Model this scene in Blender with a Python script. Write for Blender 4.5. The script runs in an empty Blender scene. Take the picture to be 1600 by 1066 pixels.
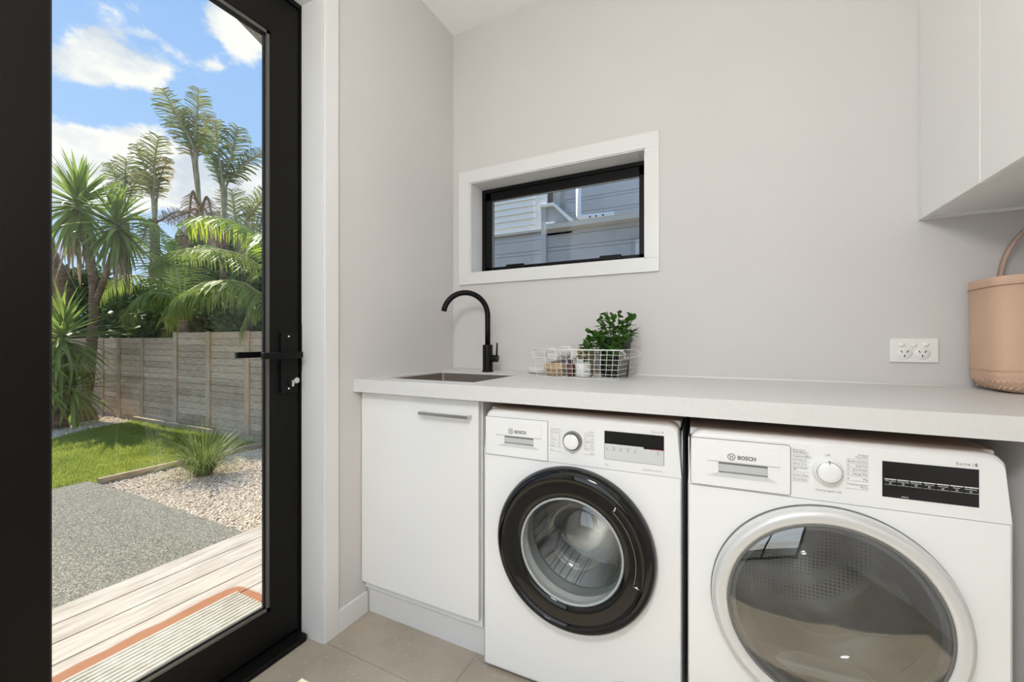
import bpy, bmesh, math, random
import numpy as np
from mathutils import Vector, Matrix
random.seed(7)
rng = np.random.default_rng(7)
R = math.radians
S = bpy.context.scene
COL = S.collection

# ------------------------------------------------------------------ camera
F_PX, PSI = 651.37, 0.46538
CAM = Vector((1.245, -1.8005, 1.0584))
cd = bpy.data.cameras.new('camera')
cd.sensor_width = 36.0
cd.lens = F_PX / 1600 * 36
cd.clip_start = 0.02
cam = bpy.data.objects.new('camera', cd)
cam.location = CAM
cam.rotation_euler = (R(90), 0, PSI)
COL.objects.link(cam)
S.camera = cam

# ------------------------------------------------------------------ colour management
S.view_settings.view_transform = 'Standard'
S.view_settings.look = 'None'
S.view_settings.gamma = 1.0
S.view_settings.use_curve_mapping = False
S.view_settings.exposure = 0.0

# ------------------------------------------------------------------ world: blue sky with cumulus
def sky_world():
    w = bpy.data.worlds.new('sky')
    S.world = w
    w.use_nodes = True
    nt = w.node_tree
    N, L = nt.nodes, nt.links
    N.clear()
    out = N.new('ShaderNodeOutputWorld')
    bg = N.new('ShaderNodeBackground')
    tc = N.new('ShaderNodeTexCoord')
    sep = N.new('ShaderNodeSeparateXYZ')
    L.new(tc.outputs['Generated'], sep.inputs[0])
    ramp = N.new('ShaderNodeValToRGB')
    e = ramp.color_ramp.elements
    e[0].position = 0.46
    e[0].color = (0.30, 0.30, 0.27, 1)
    e[1].position = 0.50
    e[1].color = (0.62, 0.80, 1.0, 1)
    a = e.new(0.66); a.color = (0.40, 0.62, 0.96, 1)
    b = e.new(0.82); b.color = (0.27, 0.48, 0.90, 1)
    mr = N.new('ShaderNodeMapRange')
    mr.inputs['From Min'].default_value = -1
    L.new(sep.outputs['Z'], mr.inputs['Value'])
    L.new(mr.outputs[0], ramp.inputs[0])
    # cloud layers: fractal noise on the view direction, squashed in height
    mp = N.new('ShaderNodeMapping')
    mp.inputs['Scale'].default_value = (1, 1, 1.5)
    L.new(tc.outputs['Generated'], mp.inputs[0])
    nz = N.new('ShaderNodeTexNoise')
    nz.inputs['Scale'].default_value = 7.5
    nz.inputs['Detail'].default_value = 9
    nz.inputs['Roughness'].default_value = 0.62
    L.new(mp.outputs[0], nz.inputs['Vector'])
    def math_(op, a, b=None):
        m = N.new('ShaderNodeMath'); m.operation = op
        for i, v in enumerate((a, b)):
            if v is None: continue
            if isinstance(v, (int, float)): m.inputs[i].default_value = v
            else: L.new(v, m.inputs[i])
        return m.outputs[0]
    dens = math_('MULTIPLY', math_('SUBTRACT', nz.outputs['Fac'], 0.56), 3.6)
    # cumulus banks (direction, width, height)
    def dirv(u, v):
        a = (u - 800) / F_PX; b = (533 - v) / F_PX
        return Vector((a * math.cos(PSI) - math.sin(PSI), a * math.sin(PSI) + math.cos(PSI), b)).normalized()
    for (u, v, wd, ht, am) in [(95, 95, .075, .040, .62), (125, 88, .06, .045, .55), (215, 118, .080, .036, .75), (190, 45, .060, .034, .42), (230, 35, .04, .025, .30), (165, 235, .11, .045, .75), (250, 240, .10, .05, .70),
                               (372, 55, .065, .050, .55), (350, 22, .04, .03, .45), (120, 285, .12, .06, .9), (290, 295, .16, .06, .9), (410, 300, .10, .07, .9), (165, 2, .07, .022, .48), (338, 104, .022, .014, .46),
                               (-120, 210, .15, .06, .7), (560, 130, .15, .06, .7), (-300, 60, .12, .05, .7), (800, 260, .2, .07, .7)]:
        d = dirv(u, v)
        e1 = (dirv(u + 2, v) - d).normalized(); e2 = d.cross(e1).normalized()
        vs = N.new('ShaderNodeVectorMath'); vs.operation = 'SUBTRACT'
        L.new(tc.outputs['Generated'], vs.inputs[0]); vs.inputs[1].default_value = d
        comps = []
        for ax, sz_ in ((e1, wd), (e2, ht), (d, .25)):
            dt = N.new('ShaderNodeVectorMath'); dt.operation = 'DOT_PRODUCT'
            L.new(vs.outputs[0], dt.inputs[0]); dt.inputs[1].default_value = ax / sz_
            comps.append(math_('MULTIPLY', dt.outputs['Value'], dt.outputs['Value']))
        ln = N.new('ShaderNodeMath'); ln.operation = 'SQRT'
        L.new(math_('ADD', math_('ADD', comps[0], comps[1]), comps[2]), ln.inputs[0])
        f = N.new('ShaderNodeMapRange'); f.interpolation_type = 'SMOOTHSTEP'
        f.inputs['From Min'].default_value = 1.5; f.inputs['From Max'].default_value = 0.1
        f.inputs['To Min'].default_value = 0; f.inputs['To Max'].default_value = am
        L.new(ln.outputs[0], f.inputs['Value'])
        dens = math_('ADD', dens, f.outputs[0])
    cl = N.new('ShaderNodeMapRange'); cl.interpolation_type = 'SMOOTHSTEP'
    cl.inputs['From Min'].default_value = 0.16; cl.inputs['From Max'].default_value = 0.66
    L.new(dens, cl.inputs['Value'])
    upper = N.new('ShaderNodeMapRange')
    upper.inputs['From Min'].default_value = 0.0; upper.inputs['From Max'].default_value = 0.05
    L.new(sep.outputs['Z'], upper.inputs['Value'])
    fac = math_('MULTIPLY', cl.outputs[0], upper.outputs[0])
    n2 = N.new('ShaderNodeTexNoise'); n2.inputs['Scale'].default_value = 9; n2.inputs['Detail'].default_value = 5
    L.new(mp.outputs[0], n2.inputs['Vector'])
    cc = N.new('ShaderNodeMix'); cc.data_type = 'RGBA'
    cc.inputs['A'].default_value = (0.66, 0.71, 0.80, 1); cc.inputs['B'].default_value = (0.97, 0.96, 0.94, 1)
    cf = N.new('ShaderNodeMapRange'); cf.inputs['From Min'].default_value = 0.36; cf.inputs['From Max'].default_value = 0.52
    L.new(n2.outputs['Fac'], cf.inputs['Value']); L.new(cf.outputs[0], cc.inputs['Factor'])
    mx = N.new('ShaderNodeMix'); mx.data_type = 'RGBA'
    L.new(fac, mx.inputs['Factor']); L.new(ramp.outputs[0], mx.inputs['A']); L.new(cc.outputs['Result'], mx.inputs['B'])
    L.new(mx.outputs['Result'], bg.inputs[0])
    bg.inputs[1].default_value = 1.12
    L.new(bg.outputs[0], out.inputs[0])
sky_world()

# ------------------------------------------------------------------ sun
sl = bpy.data.lights.new('sun', 'SUN')
sl.energy = 9.0
sl.angle = R(0.6)
sl.color = (1.0, 0.92, 0.79)
sun = bpy.data.objects.new('sun', sl)
SUN_EL = R(41)
sdir = Vector((math.cos(SUN_EL) * 0.998, math.cos(SUN_EL) * 0.0, -math.sin(SUN_EL)))
sun.rotation_euler = sdir.to_track_quat('-Z', 'Y').to_euler()
sun.location = (-6, 0, 8)
COL.objects.link(sun)

# ------------------------------------------------------------------ fill light added at the made-up rear glazing (unseen, behind the camera)
def area(name, loc, rot, sx, sy, power, color=(1, 1, 1)):
    l = bpy.data.lights.new(name, 'AREA')
    l.shape = 'RECTANGLE'; l.size = sx; l.size_y = sy; l.energy = power; l.color = color
    o = bpy.data.objects.new(name, l); o.location = loc; o.rotation_euler = rot
    COL.objects.link(o)
    return o
area('rear_fill_light', (0.95, -3.50, 1.35), (R(90), 0, 0), 1.4, 2.1, 15, (1.0, 1.0, 1.0))

# =================================================================== helpers
def proj_ray(u, v):
    a = (u - 800) / F_PX; b = (533 - v) / F_PX
    return Vector((a * math.cos(PSI) - math.sin(PSI), a * math.sin(PSI) + math.cos(PSI), b))
def at(u, v, x=None, y=None, z=None, d=None):
    r = proj_ray(u, v)
    t = d if d is not None else (x - CAM.x) / r.x if x is not None else (y - CAM.y) / r.y if y is not None else (z - CAM.z) / r.z
    return CAM + r * t

MATS = {}
def nodes_of(m):
    return m.node_tree.nodes, m.node_tree.links
def mat(name, col, rough=0.5, metal=0.0, spec=0.5, var=0.0, vscale=8.0, bump=0.0, bscale=60.0, coat=0.0, stretch=None, col2=None, translucent=0.0, detail=4, rand=0.0, emit=None):
    m = bpy.data.materials.new(name); m.use_nodes = True
    N, L = nodes_of(m)
    b = N['Principled BSDF']
    b.inputs['Base Color'].default_value = (*col, 1)
    b.inputs['Roughness'].default_value = rough
    b.inputs['Metallic'].default_value = metal
    b.inputs['Specular IOR Level'].default_value = spec
    if coat: b.inputs['Coat Weight'].default_value = coat; b.inputs['Coat Roughness'].default_value = 0.04
    tc = N.new('ShaderNodeTexCoord'); mp = N.new('ShaderNodeMapping')
    L.new(tc.outputs['Object'], mp.inputs[0])
    if stretch: mp.inputs['Scale'].default_value = stretch
    colout = None
    if var or col2:
        nz = N.new('ShaderNodeTexNoise'); nz.inputs['Scale'].default_value = vscale; nz.inputs['Detail'].default_value = detail
        L.new(mp.outputs[0], nz.inputs['Vector'])
        r = N.new('ShaderNodeValToRGB')
        c2 = col2 or tuple(max(0, c * (1 - var)) for c in col)
        c1 = col if col2 else tuple(min(1, c * (1 + var * 0.6)) for c in col)
        r.color_ramp.elements[0].color = (*c2, 1); r.color_ramp.elements[1].color = (*c1, 1)
        r.color_ramp.elements[0].position = 0.34; r.color_ramp.elements[1].position = 0.66
        L.new(nz.outputs['Fac'], r.inputs[0]); colout = r.outputs[0]
    if rand:
        oi = N.new('ShaderNodeObjectInfo'); hs = N.new('ShaderNodeHueSaturation')
        mr = N.new('ShaderNodeMapRange'); mr.inputs['To Min'].default_value = 1 - rand; mr.inputs['To Max'].default_value = 1 + rand
        L.new(oi.outputs['Random'], mr.inputs['Value']); L.new(mr.outputs[0], hs.inputs['Value'])
        if colout: L.new(colout, hs.inputs['Color'])
        else: hs.inputs['Color'].default_value = (*col, 1)
        colout = hs.outputs[0]
    if colout: L.new(colout, b.inputs['Base Color'])
    if bump:
        nb = N.new('ShaderNodeTexNoise'); nb.inputs['Scale'].default_value = bscale; nb.inputs['Detail'].default_value = 3
        L.new(mp.outputs[0], nb.inputs['Vector'])
        bp = N.new('ShaderNodeBump'); bp.inputs['Strength'].default_value = bump; bp.inputs['Distance'].default_value = 0.01
        L.new(nb.outputs['Fac'], bp.inputs['Height']); L.new(bp.outputs[0], b.inputs['Normal'])
    if translucent:
        tr = N.new('ShaderNodeBsdfTranslucent'); mx = N.new('ShaderNodeMixShader'); mx.inputs[0].default_value = translucent
        if colout: L.new(colout, tr.inputs[0])
        else: tr.inputs[0].default_value = (*col, 1)
        L.new(b.outputs[0], mx.inputs[1]); L.new(tr.outputs[0], mx.inputs[2]); L.new(mx.outputs[0], N['Material Output'].inputs[0])
    if emit:
        b.inputs['Emission Color'].default_value = (*emit[0], 1); b.inputs['Emission Strength'].default_value = emit[1]
    MATS[name] = m
    return m
def glass_mat(name, tint=(1, 1, 1), f0=0.04, rough=0.0, power=5.0):
    m = bpy.data.materials.new(name); m.use_nodes = True
    N, L = nodes_of(m); N.remove(N['Principled BSDF'])
    tr = N.new('ShaderNodeBsdfTransparent'); tr.inputs[0].default_value = (*tint, 1)
    gl = N.new('ShaderNodeBsdfGlossy'); gl.inputs['Roughness'].default_value = rough
    lw = N.new('ShaderNodeLayerWeight'); lw.inputs[0].default_value = 0.5
    pw = N.new('ShaderNodeMath'); pw.operation = 'POWER'; pw.inputs[1].default_value = power
    mr = N.new('ShaderNodeMapRange'); mr.inputs['To Min'].default_value = f0; mr.inputs['To Max'].default_value = 1
    L.new(lw.outputs['Facing'], pw.inputs[0]); L.new(pw.outputs[0], mr.inputs['Value'])
    mx = N.new('ShaderNodeMixShader')
    L.new(mr.outputs[0], mx.inputs[0]); L.new(tr.outputs[0], mx.inputs[1]); L.new(gl.outputs[0], mx.inputs[2])
    L.new(mx.outputs[0], N['Material Output'].inputs[0])
    MATS[name] = m
    return m

class MB:
    """collects geometry of ONE mesh"""
    def __init__(s): s.v = []; s.f = []; s.smooth = []
    def add(s, vs, fs, sm=False):
        o = len(s.v); s.v += [tuple(q) for q in vs]; s.f += [tuple(i + o for i in f) for f in fs]; s.smooth += [sm] * len(fs); return s
    def box(s, x0, x1, y0, y1, z0, z1):
        x0, x1 = sorted((x0, x1)); y0, y1 = sorted((y0, y1)); z0, z1 = sorted((z0, z1))
        return s.add([(x0, y0, z0), (x1, y0, z0), (x1, y1, z0), (x0, y1, z0), (x0, y0, z1), (x1, y0, z1), (x1, y1, z1), (x0, y1, z1)],
                     [(0, 3, 2, 1), (4, 5, 6, 7), (0, 1, 5, 4), (1, 2, 6, 5), (2, 3, 7, 6), (3, 0, 4, 7)])
    def quad(s, *p): return s.add(p, [tuple(range(len(p)))])
    def prism(s, pts, axis, a, b, sm=False):
        """polygon pts (2D, ccw) extruded along axis from a to b"""
        n = len(pts)
        def P(q, t): return (t, q[0], q[1]) if axis == 'x' else (q[0], t, q[1]) if axis == 'y' else (q[0], q[1], t)
        o = len(s.v)
        s.v += [P(q, a) for q in pts] + [P(q, b) for q in pts]
        fs = [(o + i, o + (i + 1) % n, o + n + (i + 1) % n, o + n + i) for i in range(n)]
        s.f += fs; s.smooth += [sm] * n
        s.f += [tuple(o + i for i in reversed(range(n))), tuple(o + n + i for i in range(n))]; s.smooth += [False] * 2
        return s
    def tube(s, pts, r, n=10, closed=False, cap=True):
        pts = [Vector(q) for q in pts]; m = len(pts)
        rs = r if isinstance(r, (list, tuple)) else [r] * m
        up = None; o = len(s.v)
        for i, q in enumerate(pts):
            if closed: t = pts[(i + 1) % m] - pts[i - 1]
            else: t = pts[min(i + 1, m - 1)] - pts[max(i - 1, 0)]
            t = t.normalized() if t.length > 1e-9 else Vector((0, 0, 1))
            if up is None:
                up = Vector((0, 0, 1)) if abs(t.z) < 0.9 else Vector((1, 0, 0))
            a = (up - t * up.dot(t)).normalized(); up = a; b = t.cross(a)
            for k in range(n):
                an = 2 * math.pi * k / n
                s.v.append(tuple(q + (a * math.cos(an) + b * math.sin(an)) * rs[i]))
        for i in range(m if closed else m - 1):
            j = (i + 1) % m
            for k in range(n):
                l = (k + 1) % n
                s.f.append((o + i * n + k, o + i * n + l, o + j * n + l, o + j * n + k)); s.smooth.append(True)
        if cap and not closed:
            s.f.append(tuple(o + k for k in reversed(range(n)))); s.f.append(tuple(o + (m - 1) * n + k for k in range(n))); s.smooth += [False] * 2
        return s
    def lathe(s, prof, c, axis='y', n=48, sm=True, a0=0.0, a1=2 * math.pi, closed_prof=False):
        """prof: list of (radius, height along axis)"""
        o = len(s.v); full = abs(a1 - a0 - 2 * math.pi) < 1e-6; cols = n if full else n + 1
        for k in range(cols):
            an = a0 + (a1 - a0) * k / n; ca, sa = math.cos(an), math.sin(an)
            for (r, h) in prof:
                s.v.append((c[0] + r * ca, c[1] + h, c[2] + r * sa) if axis == 'y' else (c[0] + r * ca, c[1] + r * sa, c[2] + h) if axis == 'z' else (c[0] + h, c[1] + r * ca, c[2] + r * sa))
        m = len(prof)
        for k in range(n):
            l = (k + 1) % cols
            for i in range(m if closed_prof else m - 1):
                j = (i + 1) % m
                q = (o + k * m + i, o + l * m + i, o + l * m + j, o + k * m + j)
                s.f.append(q); s.smooth.append(sm)
        return s
    def disc(s, c, r, axis='y', n=32):
        pts = [(c[0] + r * math.cos(2 * math.pi * k / n), c[1], c[2] + r * math.sin(2 * math.pi * k / n)) if axis == 'y' else (c[0] + r * math.cos(2 * math.pi * k / n), c[1] + r * math.sin(2 * math.pi * k / n), c[2]) for k in range(n)]
        return s.add(pts, [tuple(range(n))])
    def holed_plate(s, x0, x1, z0, z1, y, cx, cz, r, n=64, yb=None):
        """rectangle in the XZ plane with a round hole (with a short throat to yb)"""
        angs = sorted(set([2 * math.pi * k / n for k in range(n)] + [math.atan2(b - cz, a - cx) % (2 * math.pi) for a in (x0, x1) for b in (z0, z1)]))
        inn, outp = [], []
        for a in angs:
            ca, sa = math.cos(a), math.sin(a)
            inn.append((cx + r * ca, y, cz + r * sa))
            t = min([(x1 - cx) / ca if ca > 1e-9 else 1e9, (x0 - cx) / ca if ca < -1e-9 else 1e9, (z1 - cz) / sa if sa > 1e-9 else 1e9, (z0 - cz) / sa if sa < -1e-9 else 1e9])
            outp.append((cx + t * ca, y, cz + t * sa))
        m = len(angs)
        s.add(inn + outp, [(i, (i + 1) % m, m + (i + 1) % m, m + i) for i in range(m)])
        if yb is not None:
            s.add(inn + [(q[0], yb, q[2]) for q in inn], [(i, m + i, m + (i + 1) % m, (i + 1) % m) for i in range(m)], True)
        return s
    def build(s, name, m, parent=None, bevel=0.0, seg=2, org=None, fix=True):
        me = bpy.data.meshes.new(name)
        vs = s.v
        if org is not None: vs = [(v[0] - org[0], v[1] - org[1], v[2] - org[2]) for v in vs]
        me.from_pydata(vs, [], s.f)
        me.polygons.foreach_set('use_smooth', s.smooth)
        if fix or bevel:
            bm = bmesh.new(); bm.from_mesh(me)
            if fix: bmesh.ops.recalc_face_normals(bm, faces=bm.faces)
            if bevel:
                es = [e for e in bm.edges if len(e.link_faces) == 2 and e.calc_face_angle(0) > 0.6]
                bmesh.ops.bevel(bm, geom=es, offset=bevel, segments=seg, affect='EDGES', profile=0.5, clamp_overlap=True)
            bm.to_mesh(me); bm.free()
        o = bpy.data.objects.new(name, me)
        if m is not None: me.materials.append(MATS[m] if isinstance(m, str) else m)
        COL.objects.link(o)
        if parent is not None: o.parent = parent
        return o

def tag(o, label=None, cat=None, group=None, kind=None):
    if label: o['label'] = label
    if cat: o['category'] = cat
    if group: o['group'] = group
    if kind: o['kind'] = kind
    return o
def empty(name, loc=(0, 0, 0), rz=0.0, label=None, cat=None, group=None, kind=None):
    o = bpy.data.objects.new(name, None); o.location = loc; o.rotation_euler = (0, 0, rz); o.empty_display_size = 0.05
    COL.objects.link(o)
    return tag(o, label, cat, group, kind)
def clone(src, name, parent, loc=(0, 0, 0), rot=None, scale=None, data=None):
    o = src.copy(); o.name = name; COL.objects.link(o); o.parent = parent; o.location = loc
    if rot is not None: o.rotation_euler = rot
    if scale is not None: o.scale = scale
    return o
def text_mesh(body, size, name, m, parent, loc, align='LEFT', space=1.0, line=1.0, bold=0.0, sx=1.0):
    """printed lettering on a front that faces -Y (local)"""
    cu = bpy.data.curves.new('lettering', 'FONT'); cu.body = body; cu.size = size; cu.align_x = align; cu.space_character = space; cu.space_line = line
    cu.offset = bold; cu.resolution_u = 2
    t = bpy.data.objects.new('lettering_source', cu); COL.objects.link(t)
    bpy.context.view_layer.update()
    me = bpy.data.meshes.new_from_object(t.evaluated_get(bpy.context.evaluated_depsgraph_get()))
    bpy.data.objects.remove(t); bpy.data.curves.remove(cu)
    me.transform(Matrix.Diagonal((sx, 1, 1, 1))); me.transform(Matrix.Rotation(R(90), 4, 'X'))
    me.materials.clear(); me.materials.append(MATS[m])
    o = bpy.data.objects.new(name, me); COL.objects.link(o); o.parent = parent; o.location = loc
    return o

# =================================================================== materials
mat('wall_paint', (0.655, 0.632, 0.615), 0.65, spec=0.3, var=0.012, vscale=3, bump=0.03, bscale=350)
mat('ceiling_paint', (0.93, 0.925, 0.91), 0.8, spec=0.2)
mat('white_trim', (0.75, 0.75, 0.735), 0.35, spec=0.4)
mat('white_lacquer', (0.855, 0.85, 0.835), 0.32, spec=0.4)
mat('kick_white', (0.74, 0.735, 0.73), 0.4, spec=0.4)
mat('black_alu', (0.006, 0.0057, 0.0053), 0.42, spec=0.17, bump=0.02, bscale=900)
mat('black_seal', (0.004, 0.004, 0.004), 0.5)
mat('black_matt', (0.0045, 0.0045, 0.0045), 0.42, spec=0.2)
mat('brushed_bead', (0.16, 0.155, 0.14), 0.35, metal=0.6)
mat('chrome', (0.75, 0.74, 0.72), 0.18, metal=1.0)
mat('steel', (0.27, 0.24, 0.21), 0.3, metal=0.6)
mat('brushed_nickel', (0.62, 0.60, 0.57), 0.3, metal=1.0)
mat('appliance_white', (0.90, 0.90, 0.89), 0.24, spec=0.5)
mat('panel_white', (0.88, 0.88, 0.87), 0.22, spec=0.5)
mat('recess_grey', (0.55, 0.56, 0.56), 0.3)
mat('seam_grey', (0.16, 0.16, 0.155), 0.6)
mat('thin_line', (0.42, 0.42, 0.41), 0.6)
mat('print_grey', (0.20, 0.20, 0.20), 0.6)
mat('print_light', (0.36, 0.36, 0.36), 0.6)
mat('print_white', (0.85, 0.85, 0.85), 0.5)
mat('display_black', (0.006, 0.006, 0.006), 0.06, spec=0.6)
mat('display_silver', (0.66, 0.67, 0.66), 0.3)
mat('display_red', (0.35, 0.01, 0.02), 0.4)
mat('piano_black', (0.006, 0.006, 0.006), 0.05, spec=0.42, coat=0.08)
mat('lid_white', (0.88, 0.88, 0.87), 0.12, spec=0.6)
mat('ground_far', (0.17, 0.16, 0.135), 0.95, spec=0.1, col2=(0.12, 0.11, 0.09), vscale=5)
mat('door_ring_silver', (0.74, 0.745, 0.735), 0.28, metal=0.25)
mat('dial_ring', (0.30, 0.30, 0.29), 0.25, metal=0.8)
mat('gasket', (0.42, 0.45, 0.45), 0.55)
mat('tub_dark', (0.03, 0.03, 0.03), 0.6)
mat('chipboard', (0.50, 0.27, 0.11), 0.8, var=0.35, vscale=120)
mat('white_wire', (0.86, 0.85, 0.83), 0.35)
mat('towel', (0.86, 0.84, 0.80), 0.95, bump=0.6, bscale=500, spec=0.1)
mat('wood_light', (0.55, 0.37, 0.21), 0.6, var=0.25, vscale=30, stretch=(1, 8, 8))
mat('bristle', (0.62, 0.46, 0.29), 0.9, var=0.4, vscale=200)
mat('amber_glass', (0.10, 0.018, 0.010), 0.12, spec=0.7)
mat('jar_white', (0.80, 0.79, 0.77), 0.35)
mat('black_plastic', (0.012, 0.011, 0.010), 0.4)
mat('soil', (0.03, 0.02, 0.012), 0.95, bump=1.0, bscale=150)
mat('leaf_indoor', (0.095, 0.24, 0.03), 0.4, col2=(0.022, 0.085, 0.014), vscale=45, translucent=0.15)
mat('stem_indoor', (0.05, 0.10, 0.02), 0.6)
mat('pink_rubber', (0.66, 0.44, 0.31), 0.55, spec=0.35, var=0.04, vscale=10)
mat('pink_handle', (0.55, 0.39, 0.32), 0.55, spec=0.3)
mat('pink_groove', (0.30, 0.16, 0.11), 0.7)
mat('outlet_white', (0.84, 0.83, 0.80), 0.3)
mat('slot_dark', (0.02, 0.02, 0.02), 0.6)
mat('silicone', (0.86, 0.85, 0.83), 0.4)
mat('sealant_grey', (0.5, 0.5, 0.48), 0.5)
# outdoors
mat('deck_end', (0.07, 0.06, 0.05), 0.8)
mat('fence_wood', (0.66, 0.50, 0.36), 0.85, spec=0.1, col2=(0.42, 0.31, 0.215), vscale=5, stretch=(1.5, 8, 14), bump=0.3, bscale=30, rand=0.16, detail=6)
mat('fence_post', (0.60, 0.44, 0.29), 0.85, spec=0.1, col2=(0.44, 0.31, 0.205), vscale=6, stretch=(10, 10, 1.5), rand=0.1)
mat('edging_wood', (0.46, 0.36, 0.25), 0.85, spec=0.1, col2=(0.28, 0.22, 0.14), vscale=5, stretch=(6, 1.5, 6))
mat('lawn_soil', (0.22, 0.26, 0.055), 0.95, spec=0.1, col2=(0.15, 0.18, 0.04), vscale=6)
mat('grass_blade', (0.40, 0.43, 0.085), 0.6, spec=0.1, col2=(0.27, 0.33, 0.055), vscale=3, translucent=0.45)
mat('gravel_bed', (0.56, 0.48, 0.39), 0.95, spec=0.1, col2=(0.34, 0.31, 0.27), vscale=60)
mat('pebble', (0.80, 0.70, 0.57), 0.85, spec=0.1, col2=(0.60, 0.48, 0.365), vscale=35)
mat('bark', (0.33, 0.22, 0.14), 0.95, spec=0.1, col2=(0.14, 0.095, 0.065), vscale=10, stretch=(1, 1, 3), bump=0.8, bscale=25)
mat('dead_leaf', (0.52, 0.37, 0.24), 0.9, spec=0.1, col2=(0.30, 0.19, 0.12), vscale=6, translucent=0.2, rand=0.2)
mat('yucca_leaf', (0.27, 0.36, 0.08), 0.42, spec=0.3, translucent=0.4, rand=0.35)
mat('strelitzia_leaf', (0.27, 0.285, 0.10), 0.5, spec=0.25, col2=(0.14, 0.17, 0.06), vscale=4, translucent=0.42, rand=0.2)
mat('strelitzia_dry', (0.50, 0.37, 0.19), 0.7, spec=0.2, col2=(0.26, 0.24, 0.10), vscale=5, translucent=0.3, rand=0.15)
mat('strelitzia_stem', (0.48, 0.42, 0.27), 0.7, spec=0.2, col2=(0.33, 0.25, 0.155), vscale=6)
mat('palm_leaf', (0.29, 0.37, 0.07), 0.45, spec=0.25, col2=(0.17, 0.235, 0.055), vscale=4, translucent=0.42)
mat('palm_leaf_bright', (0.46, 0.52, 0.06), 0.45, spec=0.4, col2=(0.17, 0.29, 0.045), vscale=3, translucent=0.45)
mat('palm_rachis', (0.34, 0.36, 0.13), 0.6)
mat('shrub_leaf', (0.085, 0.15, 0.03), 0.5, spec=0.2, col2=(0.035, 0.07, 0.018), vscale=3, translucent=0.2)
mat('shrub_leaf_light', (0.17, 0.27, 0.05), 0.5, spec=0.25, col2=(0.08, 0.15, 0.035), vscale=3, translucent=0.3)
mat('tuft_leaf', (0.30, 0.34, 0.11), 0.6, spec=0.2, col2=(0.15, 0.20, 0.055), vscale=5, translucent=0.3)
mat('soffit', (0.50, 0.475, 0.44), 0.9, spec=0.1, col2=(0.33, 0.31, 0.28), vscale=90, bump=0.6, bscale=120)
mat('fascia', (0.33, 0.315, 0.28), 0.8, col2=(0.2, 0.19, 0.17), vscale=60)
mat('house_grey', (0.47, 0.465, 0.46), 0.7, spec=0.25, var=0.06, vscale=4)
mat('house_white', (0.90, 0.86, 0.79), 0.6, spec=0.25)
mat('gutter_cream', (0.60, 0.58, 0.51), 0.4)
mat('house_beige', (0.52, 0.48, 0.42), 0.7)
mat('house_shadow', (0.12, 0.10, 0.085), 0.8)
mat('pvc_white', (0.90, 0.87, 0.81), 0.35)
mat('roof_iron', (0.30, 0.31, 0.32), 0.6)
mat('mat_rib', (0.66, 0.63, 0.57), 0.9, spec=0.1, col2=(0.52, 0.49, 0.43), vscale=30)
mat('mat_base', (0.12, 0.12, 0.115), 0.9)
mat('concrete_edge', (0.4, 0.4, 0.37), 0.9)
mat('added_lamp_white', (0.9, 0.9, 0.9), 0.4)
mat('added_lamp_glow', (1, 1, 1), 0.4, emit=((1, 0.985, 0.965), 55.0))
glass_mat('pane_glass', (0.97, 0.985, 0.975), 0.035)
glass_mat('bowl_glass', (0.88, 0.90, 0.90), 0.10, power=2.6)
glass_mat('dryer_glass', (0.50, 0.52, 0.53), 0.20, rough=0.015, power=3.0)
glass_mat('dryer_bowl', (0.80, 0.81, 0.81), 0.10, power=2.2)

def speckle(name, base, dots, rough=0.8, scale=120, big=None):
    m = bpy.data.materials.new(name); m.use_nodes = True
    N, L = nodes_of(m); b = N['Principled BSDF']; b.inputs['Roughness'].default_value = rough; b.inputs['Specular IOR Level'].default_value = 0.3
    tc = N.new('ShaderNodeTexCoord')
    vo = N.new('ShaderNodeTexVoronoi'); vo.inputs['Scale'].default_value = scale
    L.new(tc.outputs['Object'], vo.inputs['Vector'])
    sp = N.new('ShaderNodeSeparateColor'); L.new(vo.outputs['Color'], sp.inputs[0])
    r = N.new('ShaderNodeValToRGB'); r.color_ramp.interpolation = 'LINEAR'
    els = r.color_ramp.elements
    els[0].position = 0.0; els[0].color = (*dots[0], 1)
    els[1].position = 1.0; els[1].color = (*dots[-1], 1)
    for i, c in enumerate(dots[1:-1]):
        q = els.new((i + 1) / (len(dots) - 1)); q.color = (*c, 1)
    L.new(sp.outputs[0], r.inputs[0])
    mx = N.new('ShaderNodeMix'); mx.data_type = 'RGBA'; mx.inputs['Factor'].default_value = big if big is not None else 0.7
    mx.inputs['A'].default_value = (*base, 1); L.new(r.outputs[0], mx.inputs['B'])
    L.new(mx.outputs['Result'], b.inputs['Base Color'])
    MATS[name] = m
    return m
speckle('aggregate', (0.17, 0.165, 0.135), [(0.035, 0.033, 0.026), (0.105, 0.10, 0.08), (0.155, 0.15, 0.12), (0.34, 0.315, 0.26)], 0.85, 165, 1.0)
speckle('benchtop', (0.70, 0.69, 0.672), [(0.60, 0.59, 0.57), (0.69, 0.685, 0.665), (0.73, 0.725, 0.71)], 0.42, 260, 0.2)

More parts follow.
